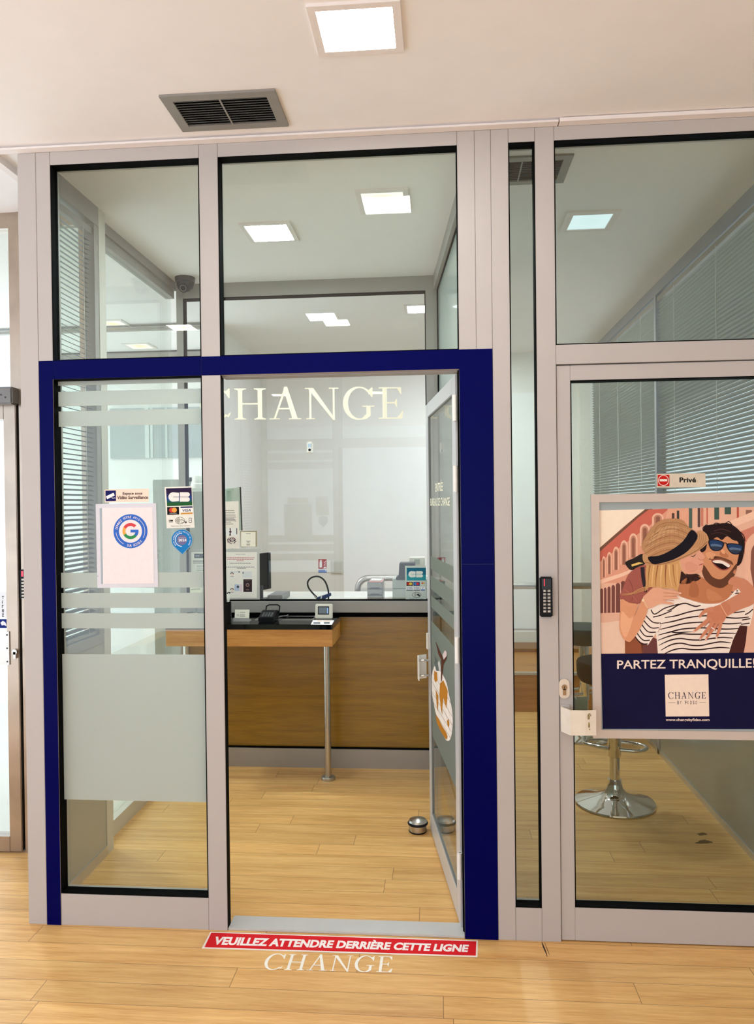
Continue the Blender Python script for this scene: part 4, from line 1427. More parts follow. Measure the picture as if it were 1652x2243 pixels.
# monitor seen edge on
q0, q1 = at(569, 1312, 'y', 1.9), at(582, 1217, 'y', 1.9)
e = empty('monitor', (q0.x, 1.95, DT), 'black monitor seen edge on behind the identity notice', 'monitor')
MB().prism([(q0.x - .06, 1.83, DT + .07), (q0.x - .045, 1.83, DT + .07), (q1.x, 2.05, DT + .07), (q1.x - .02, 2.06, DT + .07)], (0, 0, q1.z - DT - .06)).build('screen', BLACK_PL, e, .003)
MB().prism([(q0.x - .02, 1.86, DT), (q0.x + .02, 1.86, DT), (q1.x + .012, 2.02, DT), (q1.x - .03, 2.02, DT)], (0, 0, .02)).tube([(q0.x - .005, 1.94, DT + .02), (q0.x - .005, 1.94, DT + .1)], .018, 12).build('stand', DARK_PL, e)
a0, a1 = at(583, 1314, 'y', 2.0), at(622, 1302, 'y', 2.0)
MB_ = MB().box(a0.x + .02, a1.x, 1.95, 2.2, DT, a1.z)
tag(MB_.build('cash_box', GREY_PL, None, .003), 'low grey box on the staff desk beside the monitor', 'box')
# flexible lamp / reader loop with blue clamp
lpz = lambda px, py: at(px, py, 'y', 1.86)
e = empty('gooseneck', (lpz(700, 1312).x, 1.86, DT), 'black gooseneck loop with a blue clamp behind the counter glass', 'gooseneck')
loop = [(694, 1308), (684, 1298), (676, 1287), (674, 1276), (680, 1267), (690, 1263), (701, 1264), (711, 1272), (717, 1285), (720, 1300), (719, 1318)]
MB().tube(smooth_line([tuple(lpz(*p)) for p in loop], 5), .0052, 12).build('flexible_arm', BLACK_PL, e)
MB().tube([lpz(688, 1304), lpz(696, 1312)], .0058, 12).build('collar', BRUSHED, e)
bc = MB()
bc.prism([tuple(at(px, py, 'y', 1.848)) for px, py in ((694, 1309), (712, 1303), (724, 1299), (725, 1305), (714, 1311), (704, 1316), (692, 1318))], (0, .024, 0))
clampo = bc.build('clamp', PR(24, 52, 104), e)
MB().prism([tuple(at(px, py, 'y', 1.846)) for px, py in ((703, 1304), (706, 1303), (705, 1311), (702, 1312))], (0, .002, 0)).build('tag', PR(220, 226, 230), clampo)
MB().lathe([(.03, 0), (.03, .01), (.012, .014), (.008, .02)], (lpz(706, 1312).x, 1.86, DT), 20).build('base', BLACK_PL, e)
# letter tray with three drawers and pink papers
d0, d1 = at(805, 1315, 'y', 1.95), at(838, 1276, 'y', 1.95)
e = empty('drawer_tray', ((d0.x + d1.x) / 2, 2.0, DT), 'smoky three drawer desk tower with pink slips on top', 'drawer tower')
MB().box(d0.x, d1.x, 1.955, 2.12, DT, d1.z).build('case', M('smoky_plastic', (96, 92, 84), .3, 0, .05, 30), e)
nh = (d1.z - DT) / 3
for k in range(3):
    dwr = MB().box(d0.x + .003, d1.x - .003, 1.947, 1.956, DT + nh * k + .004, DT + nh * (k + 1) - .003).build('drawer', M('smoky_clear', (140, 138, 130), .2, 0, .1, 60), e, .002)
    MB().box(d0.x + .02, d1.x - .02, 1.944, 1.948, DT + nh * k + .004, DT + nh * k + .009).build('lip', DARK_PL, dwr)
pk = MB().box(d0.x + .012, d1.x - .002, 1.96, 2.08, d1.z, d1.z + .008).build('paper_slips', PR(240, 176, 170))
tag(pk, 'pink paper slips on the drawer tower', 'paper')
wp = MB().prism([(d0.x + .016, 1.97, d1.z + .008), (d1.x - .01, 1.96, d1.z + .008), (d1.x - .005, 2.06, d1.z + .008), (d0.x + .02, 2.08, d1.z + .008)], (0, 0, .006)).build('paper_slips', PR(226, 220, 210))
tag(wp, 'white paper slips on top of the pink ones', 'paper')
# note counting machine with black hopper
n0, n1 = at(860, 1315, 'y', 1.98), at(935, 1268, 'y', 1.98)
e = empty('counting_machine', ((n0.x + n1.x) / 2, 2.05, DT), 'grey green banknote machine with a black hopper behind the card sign', 'counting machine')
mt = MB().box(n0.x, n1.x, 1.985, 2.2, DT, n1.z).build('body', M('grey_green_plastic', (172, 178, 164), .4, 0, .03, 30), e, .004)
MB().box(n0.x + .001, n1.x, 1.982, 1.9855, n1.z - .062, n1.z - .059).build('seam', DARK_PL, mt)
b0, b1 = at(868, 1270, 'y', 1.98), at(898, 1233, 'y', 1.98)
MB().prism([(b0.x, 1.96, n1.z - .004), (b1.x + .03, 1.96, n1.z - .004), (b1.x + .03, 1.96, b1.z), (b0.x + .022, 1.96, b1.z), (b0.x + .018, 1.96, n1.z + .018), (b0.x, 1.96, n1.z + .012)], (0, .12, 0)).build('hopper', BLACK_PL, e, .002)
w0, w1 = at(897, 1240, 'y', 2.12), at(930, 1221, 'y', 2.12)
n1.z += .0008
bx = empty('paper_box', ((w0.x + w1.x) / 2, 2.15, n1.z), 'cream box on top of the banknote machine', 'box')
MB().box(w0.x, w1.x, 2.115, 2.19, n1.z, w1.z).build('box', PR(232, 228, 206), bx, .002)
MB().box(at(908, 1230, 'y', 2.11).x, at(920, 1230, 'y', 2.11).x, 2.112, 2.116, at(908, 1236, 'y', 2.11).z, at(908, 1225, 'y', 2.11).z).build('square_patch', PR(170, 176, 156), bx)
# steel guard rail with a white infill, staff side
rl = lambda px, py: at(px, py, 'y', 2.62)
e = empty('guard_rail', (rl(785, 1300).x, 2.62, 0), 'round steel guard rail with a bent end behind the counter glass', 'guard rail')
r0 = rl(785, 1400)
zt2 = rl(830, 1266).z
pts = [(r0.x, 2.62, 0), (r0.x, 2.62, zt2 - .09)] + [(r0.x + .08 * (1 - math.cos(a)), 2.62, zt2 - .08 + .08 * math.sin(a)) for a in [math.radians(10 * k) for k in range(1, 10)]] + [(.35, 2.62, zt2)]
MB().tube(pts, .0225, 16).build('rail', BRUSHED, e)
MB().box(r0.x + .03, .3, 2.61, 2.63, .3, zt2 - .07).build('infill_panel', WHITE_PL, e)
MB().tube([(.33, 2.62, 0), (.33, 2.62, zt2 - .012)], .02, 14).build('post', BRUSHED, e)
# far wall: extinguisher sign and blank plate
FS = Sheet(zoomed(680, 1200, 5.9, 'y', YW - .003), (0, -1, 0))
FS.board([(97, 140), (215, 140), (215, 322), (97, 322)], PR(240, 240, 238), .002)
FS.rect(103, 148, 211, 270, PR(172, 24, 34), 1)
FS.rect(103, 284, 211, 320, PR(40, 90, 190), 1)
FS.poly([(118, 185), (126, 172), (144, 172), (150, 185), (150, 254), (118, 254)], PR(244, 244, 244), 2)
FS.rect(122, 158, 148, 170, PR(244, 244, 244), 2)
FS.line([(205, 165), (180, 195), (200, 200), (176, 225), (196, 232), (180, 250)], 7, PR(244, 236, 236), 2)
FS.rect(172, 250, 206, 266, PR(244, 244, 244), 2)
FS.text('EXTINCTEUR', (108, 290, 180, 300), PR(200, 216, 240), 2)
FS.rect(108, 306, 205, 312, PR(120, 160, 220), 2)
FS.rect(188, 286, 208, 302, PR(200, 216, 240), 2)
tag(FS.build('extinguisher_sign'), 'red and blue fire extinguisher sign on the white far wall', 'sign')
a, b = at(725.5, 1229, 'y', YW), at(751, 1256, 'y', YW)
e = empty('cover_plate', ((a.x + b.x) / 2, YW - .006, b.z), 'blank white square cover plate on the wall beside the extinguisher sign', 'cover plate')
MB().box(a.x, b.x, YW - .012, YW - .0005, b.z, a.z).build('frame', M('plate_white', (222, 222, 214), .45, 0, .02, 30), e, .003)
MB().box(a.x + .008, b.x - .008, YW - .015, YW - .0122, b.z + .008, a.z - .008).build('cover', M('plate_white_face', (212, 212, 204), .45, 0, .02, 30), e, .001)
# white turret camera on a bracket above the left notice
pc = at(432, 1066, 'y', 2.0)
e = empty('turret_camera', (pc.x, 2.0, pc.z - .02), 'white pan and tilt camera on a shelf behind the payment sticker', 'security camera')
MB().lathe([(.038, -.012), (.04, -.006), (.04, .016), (.036, .02), (.036, .05), (.03, .066), (.015, .074), (0, .076)], pc, 28).build('body', WHITE_PL, e)
MB().tube([pc + Vector((-.026, -.012, .045)), pc + Vector((-.044, -.02, .045))], .014, 14).build('lens', BLACK_PL, e)
sh_ = box('shelf', PR(214, 220, 206), e, pc.x - .05, -1.3, 1.97, 2.05, pc.z - .03, pc.z - .0125)
MB().box(-1.335, -1.305, 2.0, 2.03, DT, pc.z - .03).build('pillar', PR(214, 220, 206), sh_)
# platform of honey wood at the back of the private room
pf = empty('platform', (.75, 3.5, 0), 'low honey wood platform at the back of the private room', 'platform')
box('front_board', PLATWOOD, pf, .2, XR - .008, 3.0, 3.02, 0, .275)
box('deck', PLATWOOD, pf, .2, XR - .008, 3.0, YW - .002, .275, .29)
box('nosing', ALU_CLEAN, pf, .2, XR - .008, 2.994, 3.03, .2755, .2935)
box('step_board', wood('honey_wood_dark', (150, 98, 34), (120, 74, 20), 'x', .4), pf, .2, XR - .12, YW - .3, YW - .003, .291, .32)
e = empty('guard_rail', (.3, 3.05, .29), 'two bar steel guard rail on the wood platform in the private room', 'guard rail')
MB().tube([(.23, 3.05, .933), (XR - .012, 3.05, .933)], .024, 16).build('top_bar', BRUSHED, e)
MB().tube([(.23, 3.05, .608), (XR - .012, 3.05, .608)], .008, 12).build('lower_bar', BRUSHED, e)
for x in (.25, XR - .03):
    MB().tube([(x, 3.05, .2902), (x, 3.05, .92)], .018, 14).build('post', BRUSHED, e)


# bar stools
def stool(name, label, x, y, seat_mat, seat_z, rot=0):
    e = empty(name, (x, y, 0), label, 'bar stool', rz=rot)
    c = Vector((0, 0, 0))
    MB().lathe([(.2, 0), (.203, .006), (.2, .012), (.15, .026), (.09, .042), (.055, .062), (.04, .085), (.036, .11), (.034, .125)], c, 56).build('base', CHROME, e, local=True)
    MB().lathe([(.026, .12), (.026, .26)], c, 28).build('column', CHROME, e, local=True)
    MB().lathe([(.033, .244), (.034, .246), (.034, seat_z - .12), (.05, seat_z - .11)], c, 28).build('sleeve', CHROME, e, local=True)
    fr = [(-.028, -.02), (-.09, .0), (-.148, .035), (-.14, .075), (-.08, .10), (.06, .105), (.13, .08), (.158, .03), (.12, -.025), (.028, -.03)]
    pts = smooth_line([(a, b, .288) for a, b in fr], 6)
    MB().tube(pts, .0095, 12).build('foot_ring', CHROME, e, local=True)
    MB().lathe([(.12, seat_z - .115), (.17, seat_z - .105), (.185, seat_z - .08), (.187, seat_z - .012), (.182, seat_z - .003), (.16, seat_z), (0, seat_z + .002)], c, 48).build('seat', seat_mat, e, local=True)
    lv = MB().tube([(.03, .02, seat_z - .13), (.12, .06, seat_z - .13), (.17, .08, seat_z - .135)], .004, 8)
    lv.build('lever', CHROME, e, local=True)
    return e


stool('bar_stool', 'chrome bar stool with black seat, in front behind the poster', .893, 1.275, BLACK_VINYL, .74, math.radians(-12))
stool('bar_stool', 'second bar stool with a black seat coloured grey green as lit, farther back at the left', .955, 2.42, SEAT_LIT, .735, math.radians(30))

# door stop
ds = at(922, 1826, 'z', 0)
e = empty('door_stop', (-.112, .885, 0), 'round steel weight door stop on the floor against the open door', 'door stop')
dsx, dsy = -.112, .885
MB().lathe([(.041, 0), (.043, .003), (.043, .006)], (dsx, dsy, 0), 40).build('base_ring', BLACK_PL, e)
MB().lathe([(.041, .006), (.041, .034)], (dsx, dsy, 0), 40).build('body', BRUSHED, e)
MB().lathe([(.041, .034), (.047, .036), (.049, .041), (.047, .046), (.043, .048)], (dsx, dsy, 0), 40).build('rubber_ring', BLACK_PL, e)
MB().lathe([(.045, .048), (.04, .056), (.022, .063), (.004, .067), (0, .067)], (dsx, dsy, 0), 40).build('cap', BRUSHED, e)

# keypads
k0, k1 = at(1183, 1264, 'y', -.022), at(1211.5, 1352, 'y', -.022)
e = empty('keypad', ((k0.x + k1.x) / 2, -.01, k1.z), 'black access keypad with a red light on the post left of the right door', 'keypad')
MB().box(k0.x, k1.x, -.022, -.0002, k1.z, k0.z).build('case', BLACK_PL, e, .004)
kw, kh = k1.x - k0.x, k0.z - k1.z
box('face', M('keypad_gloss', (8, 8, 9), .2, 0, .05, 30), e, k0.x + .006, k1.x - .006, -.0232, -.0222, k0.z - kh * .30, k0.z - kh * .04)
box('status_light', glow('red_led', (255, 40, 60), 3.0), e, k0.x + kw * .32, k0.x + kw * .36, -.0238, -.0233, k0.z - kh * .22, k0.z - kh * .05)
labs = ['1', '2', '3', '4', '5', '6', '7', '8', '9', '0', 'A', 'B', 'ESC', 'ENT']
for r in range(7):
    for q in range(2):
        a = k0.x + kw * (.24 + .34 * q)
        z = k0.z - kh * (.315 + .085 * r)
        ko = MB().box(a, a + kw * .24, -.0236, -.0222, z - kh * .055, z).build('button', M('button_steel', (150, 144, 134), .3, .6, .04, 30), e)
        kt = Sheet(lambda x, y: Vector((x, -.0237, y)), (0, -1, 0))
        kt.text(labs[r * 2 + q], (a + kw * (.09 if r < 6 else .03), z - kh * .012, a + kw * (.15 if r < 6 else .21), z - kh * .045), PR(250, 246, 236), 1, .02)
        kt.build('numeral', ko)
k0, k1 = at(43, 1248, 'y', YE - .045), at(52, 1312, 'y', YE - .045)
e = empty('keypad', (k0.x, YE - .03, k1.z), 'black access keypad on the jamb of the stainless door at far left', 'keypad')
MB().box(k0.x - .002, k1.x + .03, YE - .045, YE - .0205, k1.z, k0.z).build('case', BLACK_PL, e, .003)
box('status_light', glow('red_led_dim', (255, 60, 80), 2.0), e, k0.x + .008, k0.x + .016, YE - .0462, YE - .0452, k0.z - .03, k0.z - .006)
for r in range(7):
    box('button', PR(210, 206, 196), e, k0.x + .008, k0.x + .022, YE - .0466, YE - .0453, k0.z - .048 - r * .0145, k0.z - .04 - r * .0145)

# ================================================================== STICKERS AND POSTERS ON THE FRONT
YP = .0286
gg = zoomed(200, 1040, 6.354, 'y', YP)
vsn = Sheet(gg, (0, -1, 0))
vsn.board([(185, 205), (798, 193), (797, 377), (190, 383)], PR(246, 220, 200), .0006)
NV = PR(24, 26, 92)
vsn.poly([(197, 221), (342, 218), (345, 364), (200, 368)], NV, 1)
vsn.poly([(203, 300), (310, 250), (328, 288), (222, 340)], PR(246, 240, 240), 2)
vsn.line([(285, 300), (290, 325), (335, 322)], 8, PR(246, 240, 240), 2)
vsn.text('Espace sous', ((437, 241), (712, 238), (712, 287), (437, 290)), PR(52, 30, 32), 1, .025)
vsn.text('Vidéo Surveillance', ((360, 292), (790, 288), (790, 336), (360, 341)), PR(52, 30, 32), 1, .025)
tag(vsn.build('surveillance_sign'), 'cream surveillance notice with navy camera symbol on the left glass', 'sign')

gp = Sheet(zoomed(200, 1040, 6.354, 'y', YP - .002), (0, -1, 0))
gp.board([(60, 408), (900, 396), (930, 1563), (85, 1576)], PR(218, 216, 222), .0022)
gp.poly([(116, 466), (853, 455), (874, 1514), (138, 1520)], PR(168, 178, 184), 1)
gp.poly([(150, 462), (853, 452), (874, 1513), (165, 1519)], PR(238, 228, 226), 2)
BLU, GRN, RED_, YEL = PR(56, 106, 196), PR(52, 142, 84), PR(214, 70, 76), PR(240, 170, 76)
PAPER = PR(238, 228, 226)
gp.poly(ell(547, 785, 237, 237, n=64), BLU, 3)
gp.poly(ell(547, 785, 160, 160, n=56), PAPER, 4)
gx, gy, ro, ri = 548, 783, 112, 70
gp.ringseg(gx, gy, ri, ro, -150, -45, RED_, 5)
gp.ringseg(gx, gy, ri, ro, 150, 210, YEL, 5)
gp.ringseg(gx, gy, ri, ro, 40, 150, GRN, 5)
gp.ringseg(gx, gy, ri, ro, 0, 42, BLU, 5)
gp.rect(548, 763, 659, 803, BLU, 6)
gp.arc_text('DONNEZ VOTRE AVIS', 547, 785, 199, -82, 40, 34, PAPER, 5, wide=.5, bold=.012)
gp.arc_text('SUR GOOGLE', 547, 785, 199, 194, 130, 34, PAPER, 5, inward=True, wide=.5, bold=.012)
for a0, a1 in ((-50, 28), (118, 175)):
    gp.ringseg(547, 785, 197, 203, a0, a1, PAPER, 5, 24)
gp.line([(85, 1408), (98, 1416)], 5, PR(90, 80, 80), 1)
tag(gp.build('review_poster'), 'white framed review poster with a blue ring emblem on the left glass', 'poster')

cb = Sheet(gg, (0, -1, 0))
cb.board([(1018, 172), (1400, 158), (1440, 735), (1050, 745)], PR(232, 230, 218), .0006)
for t0_, t1_, c_ in ((0, .3, (44, 28, 60)), (.3, .5, (40, 44, 92)), (.5, .66, (38, 66, 130)), (.66, .8, (34, 86, 96)), (.8, 1, (40, 92, 48))):
    L0, L1 = (1040 + 15 * t0_, 190 + 248 * t0_), (1040 + 15 * t1_, 190 + 248 * t1_)
    R0, R1 = (1395 + 12 * t0_, 178 + 247 * t0_), (1395 + 12 * t1_, 178 + 247 * t1_)
    cb.poly([L0, R0, R1, L1], PR(*c_), 1)
cb_logo(cb, 1075, 243, 1372, 374, PR(238, 234, 226), 2, PR(60, 60, 90))
cb.poly([(1055, 450), (1220, 445), (1224, 552), (1058, 558)], PR(22, 18, 20), 1)
cb.poly(ell(1118, 492, 36, 34), PR(206, 62, 56), 2)
cb.poly(ell(1157, 491, 36, 34), PR(232, 160, 70), 3)
cb.text('mastercard', (1088, 530, 1188, 542), PR(220, 216, 210), 2, .01)
cb.poly([(1242, 442), (1410, 438), (1412, 548), (1246, 552)], PR(242, 240, 236), 1)
cb.poly([(1242, 442), (1410, 438), (1410, 458), (1243, 462)], PR(36, 40, 96), 2)
cb.poly([(1246, 528), (1411, 522), (1412, 546), (1246, 551)], PR(206, 152, 70), 2)
cb.text('VISA', ((1270, 478), (1386, 474), (1386, 512), (1270, 517)), PR(30, 28, 40), 2, .02, .25)
BK = PR(40, 38, 40)
cb.rect(1080, 626, 1138, 650, BK, 1)
cb.rect(1086, 632, 1100, 642, PR(200, 196, 190), 2)
cb.rect(1080, 658, 1136, 663, BK, 1)
o, i = ell(1234, 636, 66, 49, n=36), ell(1234, 636, 61, 44, n=36)
for k in range(36):
    cb.poly([o[k], o[(k + 1) % 36], i[(k + 1) % 36], i[k]], BK, 1)
for k in range(4):
    cb.ringseg(1165, 636, 22 + k * 13, 27 + k * 13, -38, 38, BK, 2, 10)
cb.line([(1240, 632), (1262, 625), (1290, 640), (1318, 656)], 6, BK, 2, 4)
cb.line([(1245, 655), (1275, 660), (1312, 670)], 5, BK, 2, 3)
cb.poly([(1308, 655), (1330, 648), (1326, 672), (1310, 674)], BK, 2)
for a in ((1360, 600, 1396, 606), (1360, 658, 1396, 666), (1358, 602, 1363, 664), (1393, 602, 1398, 664), (1364, 630, 1392, 634)):
    cb.rect(*a, BK, 1)
cb.text('Paiement sans contact', ((1112, 706), (1376, 698), (1376, 714), (1112, 722)), PR(70, 66, 64), 1)
tag(cb.build('payment_sticker'), 'contactless card payment sticker on the left glass near the door post', 'sticker')

pn = Sheet(zoomed(200, 1040, 6.354, 'y', YP), (0, -1, 0))
pin = lambda r, tip: [(1262 + r * math.cos(math.radians(a)), 906 + r * math.sin(math.radians(a))) for a in range(140, 401, 10)] + [(1268, tip)]
pn.board(pin(150, 1112), PR(150, 176, 190), .0006)
pn.poly(pin(142, 1102), PR(30, 124, 190), 1)
pn.poly(ell(1262, 906, 72, 72), PR(112, 110, 150), 2)
pn.ringseg(1262, 904, 88, 96, 90, 272, PR(240, 244, 250), 2, 28)
pn.text('2024', (1212, 888, 1326, 928), PR(244, 244, 248), 3, .02)
pn.text('PROFESSIONNEL', (1215, 868, 1320, 880), PR(214, 206, 216), 3)
pn.arc_text('UNION FRANÇAISE DES SOCIÉTÉS DE CHANGE', 1262, 906, 117, -135, 130, 17, PR(240, 244, 250), 2, wide=.5, bold=.01)
tag(pn.build('membership_sticker'), 'blue map pin shaped membership sticker below the payment sticker', 'sticker')

# private sign on the right door
pz = zoomed(1080, 980, 2.888, 'y', .0328)
pv = Sheet(pz, (0, -1, 0))
pv.board([(1036, 168), (1344, 163), (1346, 252), (1037, 254)], M('brushed_sign_plate', (222, 210, 188), .35, .3, .06, 25), .001)
RD = PR(196, 34, 30)
pv.rect(1042, 173, 1117, 245, RD, 1)
pv.ringseg(1079, 209, 30, 34, 0, 360, PR(238, 226, 214), 2, 28)
pv.rect(1055, 201, 1103, 215, PR(240, 232, 222), 2)
pv.text('Privé', (1180, 190, 1285, 222), PR(18, 16, 16), 1, .03)
tag(pv.build('private_sign'), 'brushed private sign with a red no entry symbol on the right door glass', 'sign')

# floor signs
fl = Sheet(lambda x, y: at(x, y, 'z', .0012), (0, 0, 1))
fl.board([(461, 2041), (1047, 2060), (1046, 2096), (442, 2077)], PR(244, 234, 224), .001)
fl.poly([(463, 2043.2), (1043.5, 2062), (1042.5, 2093.5), (448, 2074.8)], PR(216, 30, 38), 1)
fl.text('VEUILLEZ ATTENDRE DERRIÈRE CETTE LIGNE', ((474, 2047.5), (1028, 2066), (1026.5, 2086), (468, 2069.5)), PR(248, 236, 230), 2, .045, .12)
tag(fl.build('floor_sign'), 'red waiting line sign with white lettering stuck on the floor at the doorway', 'floor sign')
fc = Sheet(lambda x, y: at(x, y, 'z', .0008), (0, 0, 1))
fc.serif('CHANGE', ((586, 2089), (863, 2095.5), (859, 2130), (573, 2123)), PR(250, 244, 230), 0)
tag(fc.build('floor_lettering'), 'white serif lettering stuck on the wood floor in front of the red sign', 'lettering')

# marks on the boards: a crack by the front and two scuffs in the private room
flr = bpy.data.objects['floor']
mk = Sheet(lambda x, y: at(x, y, 'z', .0003), (0, 0, 1))
DKM = M('dark_wood_mark', (52, 34, 18), .8, 0, .3, 80)
mk.line([(1187, 2063), (1191, 2074), (1196, 2086), (1199, 2096)], [1, 3.2, 2.4, .8], DKM, 0, 4)
mk.line([(1193, 2064), (1200, 2082), (1204, 2092)], [.6, 1.2, .5], DKM, 0, 4)
mk.build('crack', flr)
mk = Sheet(lambda x, y: at(x, y, 'z', .0003), (0, 0, 1))
SCF = M('scuffed_varnish', (92, 70, 36), .8, 0, .4, 60)
for cx, cy, w_, h_ in ((1539, 1827, 13, 3), (1542, 1844, 14, 5), (1530, 1846, 8, 2), (1556, 1845, 6, 2)):
    mk.poly([(cx + w_ * math.cos(a) * random.uniform(.7, 1.1), cy + h_ * math.sin(a) * random.uniform(.7, 1.2)) for a in [2 * math.pi * k / 14 for k in range(14)]], SCF, 0)
mk.build('scuff_mark', flr)

# ---- the big advertising poster on the right door
ad = empty('advertising_poster', (1.0, .03, .6), 'large framed travel poster of a couple with navy lower half on the right door', 'poster')
YA = .0225
fz = lambda px, py: at(px, py, 'y', YA)
fx0, ft, fb = fz(1295, 1085).x, fz(1294, 1083).z, fz(1311, 1617).z
fx1 = 1.24
fm = M('poster_frame_silver', (204, 190, 178), .45, 0, .02, 20)
bw = .0285
f = MB()
f.box(fx0, fx0 + bw, YA, YA + .0115, fb, ft)
f.box(fx1 - bw, fx1, YA, YA + .0115, fb, ft)
f.box(fx0 + bw, fx1 - bw, YA, YA + .0115, ft - bw, ft)
f.box(fx0 + bw, fx1 - bw, YA, YA + .0115, fb, fb + .029)
f.build('frame', fm, ad)
box('backing', M('backing_sheet', (160, 172, 172), .5, 0, .03, 10), ad, fx0 + bw, fx1 - bw, YA + .008, YA + .0112, fb + .029, ft - bw)

# the print, drawn in a 1652 x 1689 frame over the upper picture
az = zoomed(1290, 1080, 4.5635, 'y', YA + .0076)
P = Sheet(az, (0, -1, 0), .0001)
XR_ = 2050
C = PR
P.board([(103, 173), (XR_, 128), (XR_, 1592), (124, 1606)], C(236, 186, 158), .0004)
P.poly([(104, 174), (562, 162), (330, 350), (106, 552)], C(250, 232, 208), 1)
P.poly([(470, 236), (562, 162), (640, 158), (300, 430), (106, 600), (106, 550)], C(120, 84, 66), 2)
P.poly([(500, 240), (600, 165), (800, 156), (640, 300), (400, 480), (106, 690), (106, 590)], C(206, 108, 90), 3)
P.poly([(106, 690), (640, 300), (800, 156), (1000, 150), (1000, 900), (106, 900)], C(226, 160, 132), 3)
for cx, cy, w, h in ((690, 250, 58, 80), (560, 370, 50, 100), (445, 470, 42, 110), (352, 540, 36, 110), (272, 600, 30, 105), (205, 650, 24, 100), (150, 690, 18, 95)):
    arch = lambda k: [(cx - w * k, cy + h * 1.6)] + ell(cx, cy, w * k, h * .62 * k, 180, 360, 14) + [(cx + w * k, cy + h * 1.6)]
    P.poly(arch(1.0), C(240, 190, 162), 4)
    P.poly(arch(.66), C(196, 138, 112), 5)
    P.poly(arch(.36), C(150, 100, 82), 6)
P.poly([(106, 870), (330, 800), (520, 720), (520, 750), (330, 836), (106, 912)], C(246, 202, 174), 5)
for x, w, y0 in ((112, 16, 950), (150, 14, 940), (186, 16, 930), (226, 18, 915), (270, 22, 895), (318, 26, 875), (372, 28, 860)):
    P.poly([(x, 1200), (x, y0 + 30)] + ell(x + w, y0 + 30, w, 26, 180, 360, 8) + [(x + 2 * w, 1200)], C(122, 74, 66), 5)
    P.rect(x + 2 * w, y0 + 10, x + 2 * w + 8, 1200, C(238, 190, 162), 6)
P.poly([(118, 1200), (420, 1190), (420, 1600), (124, 1604)], C(238, 202, 178), 6)
P.poly([(118, 1200), (420, 1190), (420, 1260), (119, 1300)], C(228, 178, 152), 7)
# buildings right
P.poly([(790, 156), (1000, 150), (1020, 380), (760, 300)], C(232, 172, 142), 4)
for x, y, w, h, c_ in ((830, 200, 26, 90, (90, 66, 58)), (880, 175, 24, 100, (66, 66, 60)), (1000, 152, 34, 200, (84, 104, 94)), (1088, 150, 26, 190, (96, 72, 68)), (1122, 150, 22, 180, (208, 130, 110)), (1255, 145, 48, 120, (72, 94, 84)), (1358, 142, 64, 70, (70, 92, 84)), (1480, 140, 20, 130, (196, 92, 74)), (1176, 148, 14, 160, (200, 108, 88)), (1570, 170, 60, 60, (150, 108, 92)), (1700, 150, 70, 160, (78, 98, 88)), (1850, 150, 60, 160, (196, 100, 82))):
    P.rect(x, y, x + w, y + h, C(*c_), 5)
P.poly([(1290, 330), (1652, 180), (2040, 60 + 100), (2040, 260), (1652, 260), (1400, 360)], C(248, 204, 176), 6)
P.poly([(1480, 400), (1652, 330), (2040, 240), (2040, 900), (1700, 1010), (1540, 560)], C(214, 134, 112), 6)
P.poly([(1560, 720)] + ell(1760, 560, 200, 190, 180, 360, 18) + [(1960, 1200), (1660, 1200), (1560, 900)], C(240, 190, 162), 7)
P.poly([(1615, 760)] + ell(1770, 610, 150, 150, 180, 360, 18) + [(1920, 1190), (1690, 1190)], C(140, 92, 78), 8)
P.poly([(1500, 1200), (2040, 1190), (2045, 1590), (1500, 1596)], C(234, 184, 158), 8)
# woman: bag, shirt
P.poly([(365, 690), (450, 650), (545, 605), (570, 700), (500, 735), (430, 772), (385, 740)], C(44, 38, 36), 9, 3)
P.poly([(425, 715), (500, 690), (545, 700), (430, 735)], C(232, 196, 110), 10)
P.poly([(560, 720), (470, 750), (390, 820), (345, 940), (308, 1050), (390, 1095), (480, 1112), (600, 1040), (640, 900), (620, 760)], C(166, 94, 82), 9, 4)
P.line([(400, 860), (440, 960), (430, 1080)], 7, C(140, 76, 68), 10, 4)
P.line([(350, 960), (420, 1010), (480, 1080)], 6, C(186, 112, 98), 10, 4)
P.line([(535, 740), (545, 860), (570, 990)], [40, 36, 26], C(48, 42, 48), 10, 4)
# man's neck, arms behind
P.poly([(360, 1470), (440, 1420), (540, 1490), (540, 1602), (362, 1604)], C(150, 86, 58), 9)
P.poly([(520, 1500), (640, 1440), (720, 1480), (720, 1602), (530, 1602)], C(112, 66, 62), 9)
P.poly([(1490, 1320), (1585, 1325), (1570, 1480), (1548, 1596), (1390, 1598), (1430, 1470)], C(76, 38, 34), 9)
P.poly([(1400, 900), (1520, 850), (1610, 900), (1652, 990), (1620, 1100), (1480, 1190), (1420, 1000)], C(216, 146, 114), 9, 4)
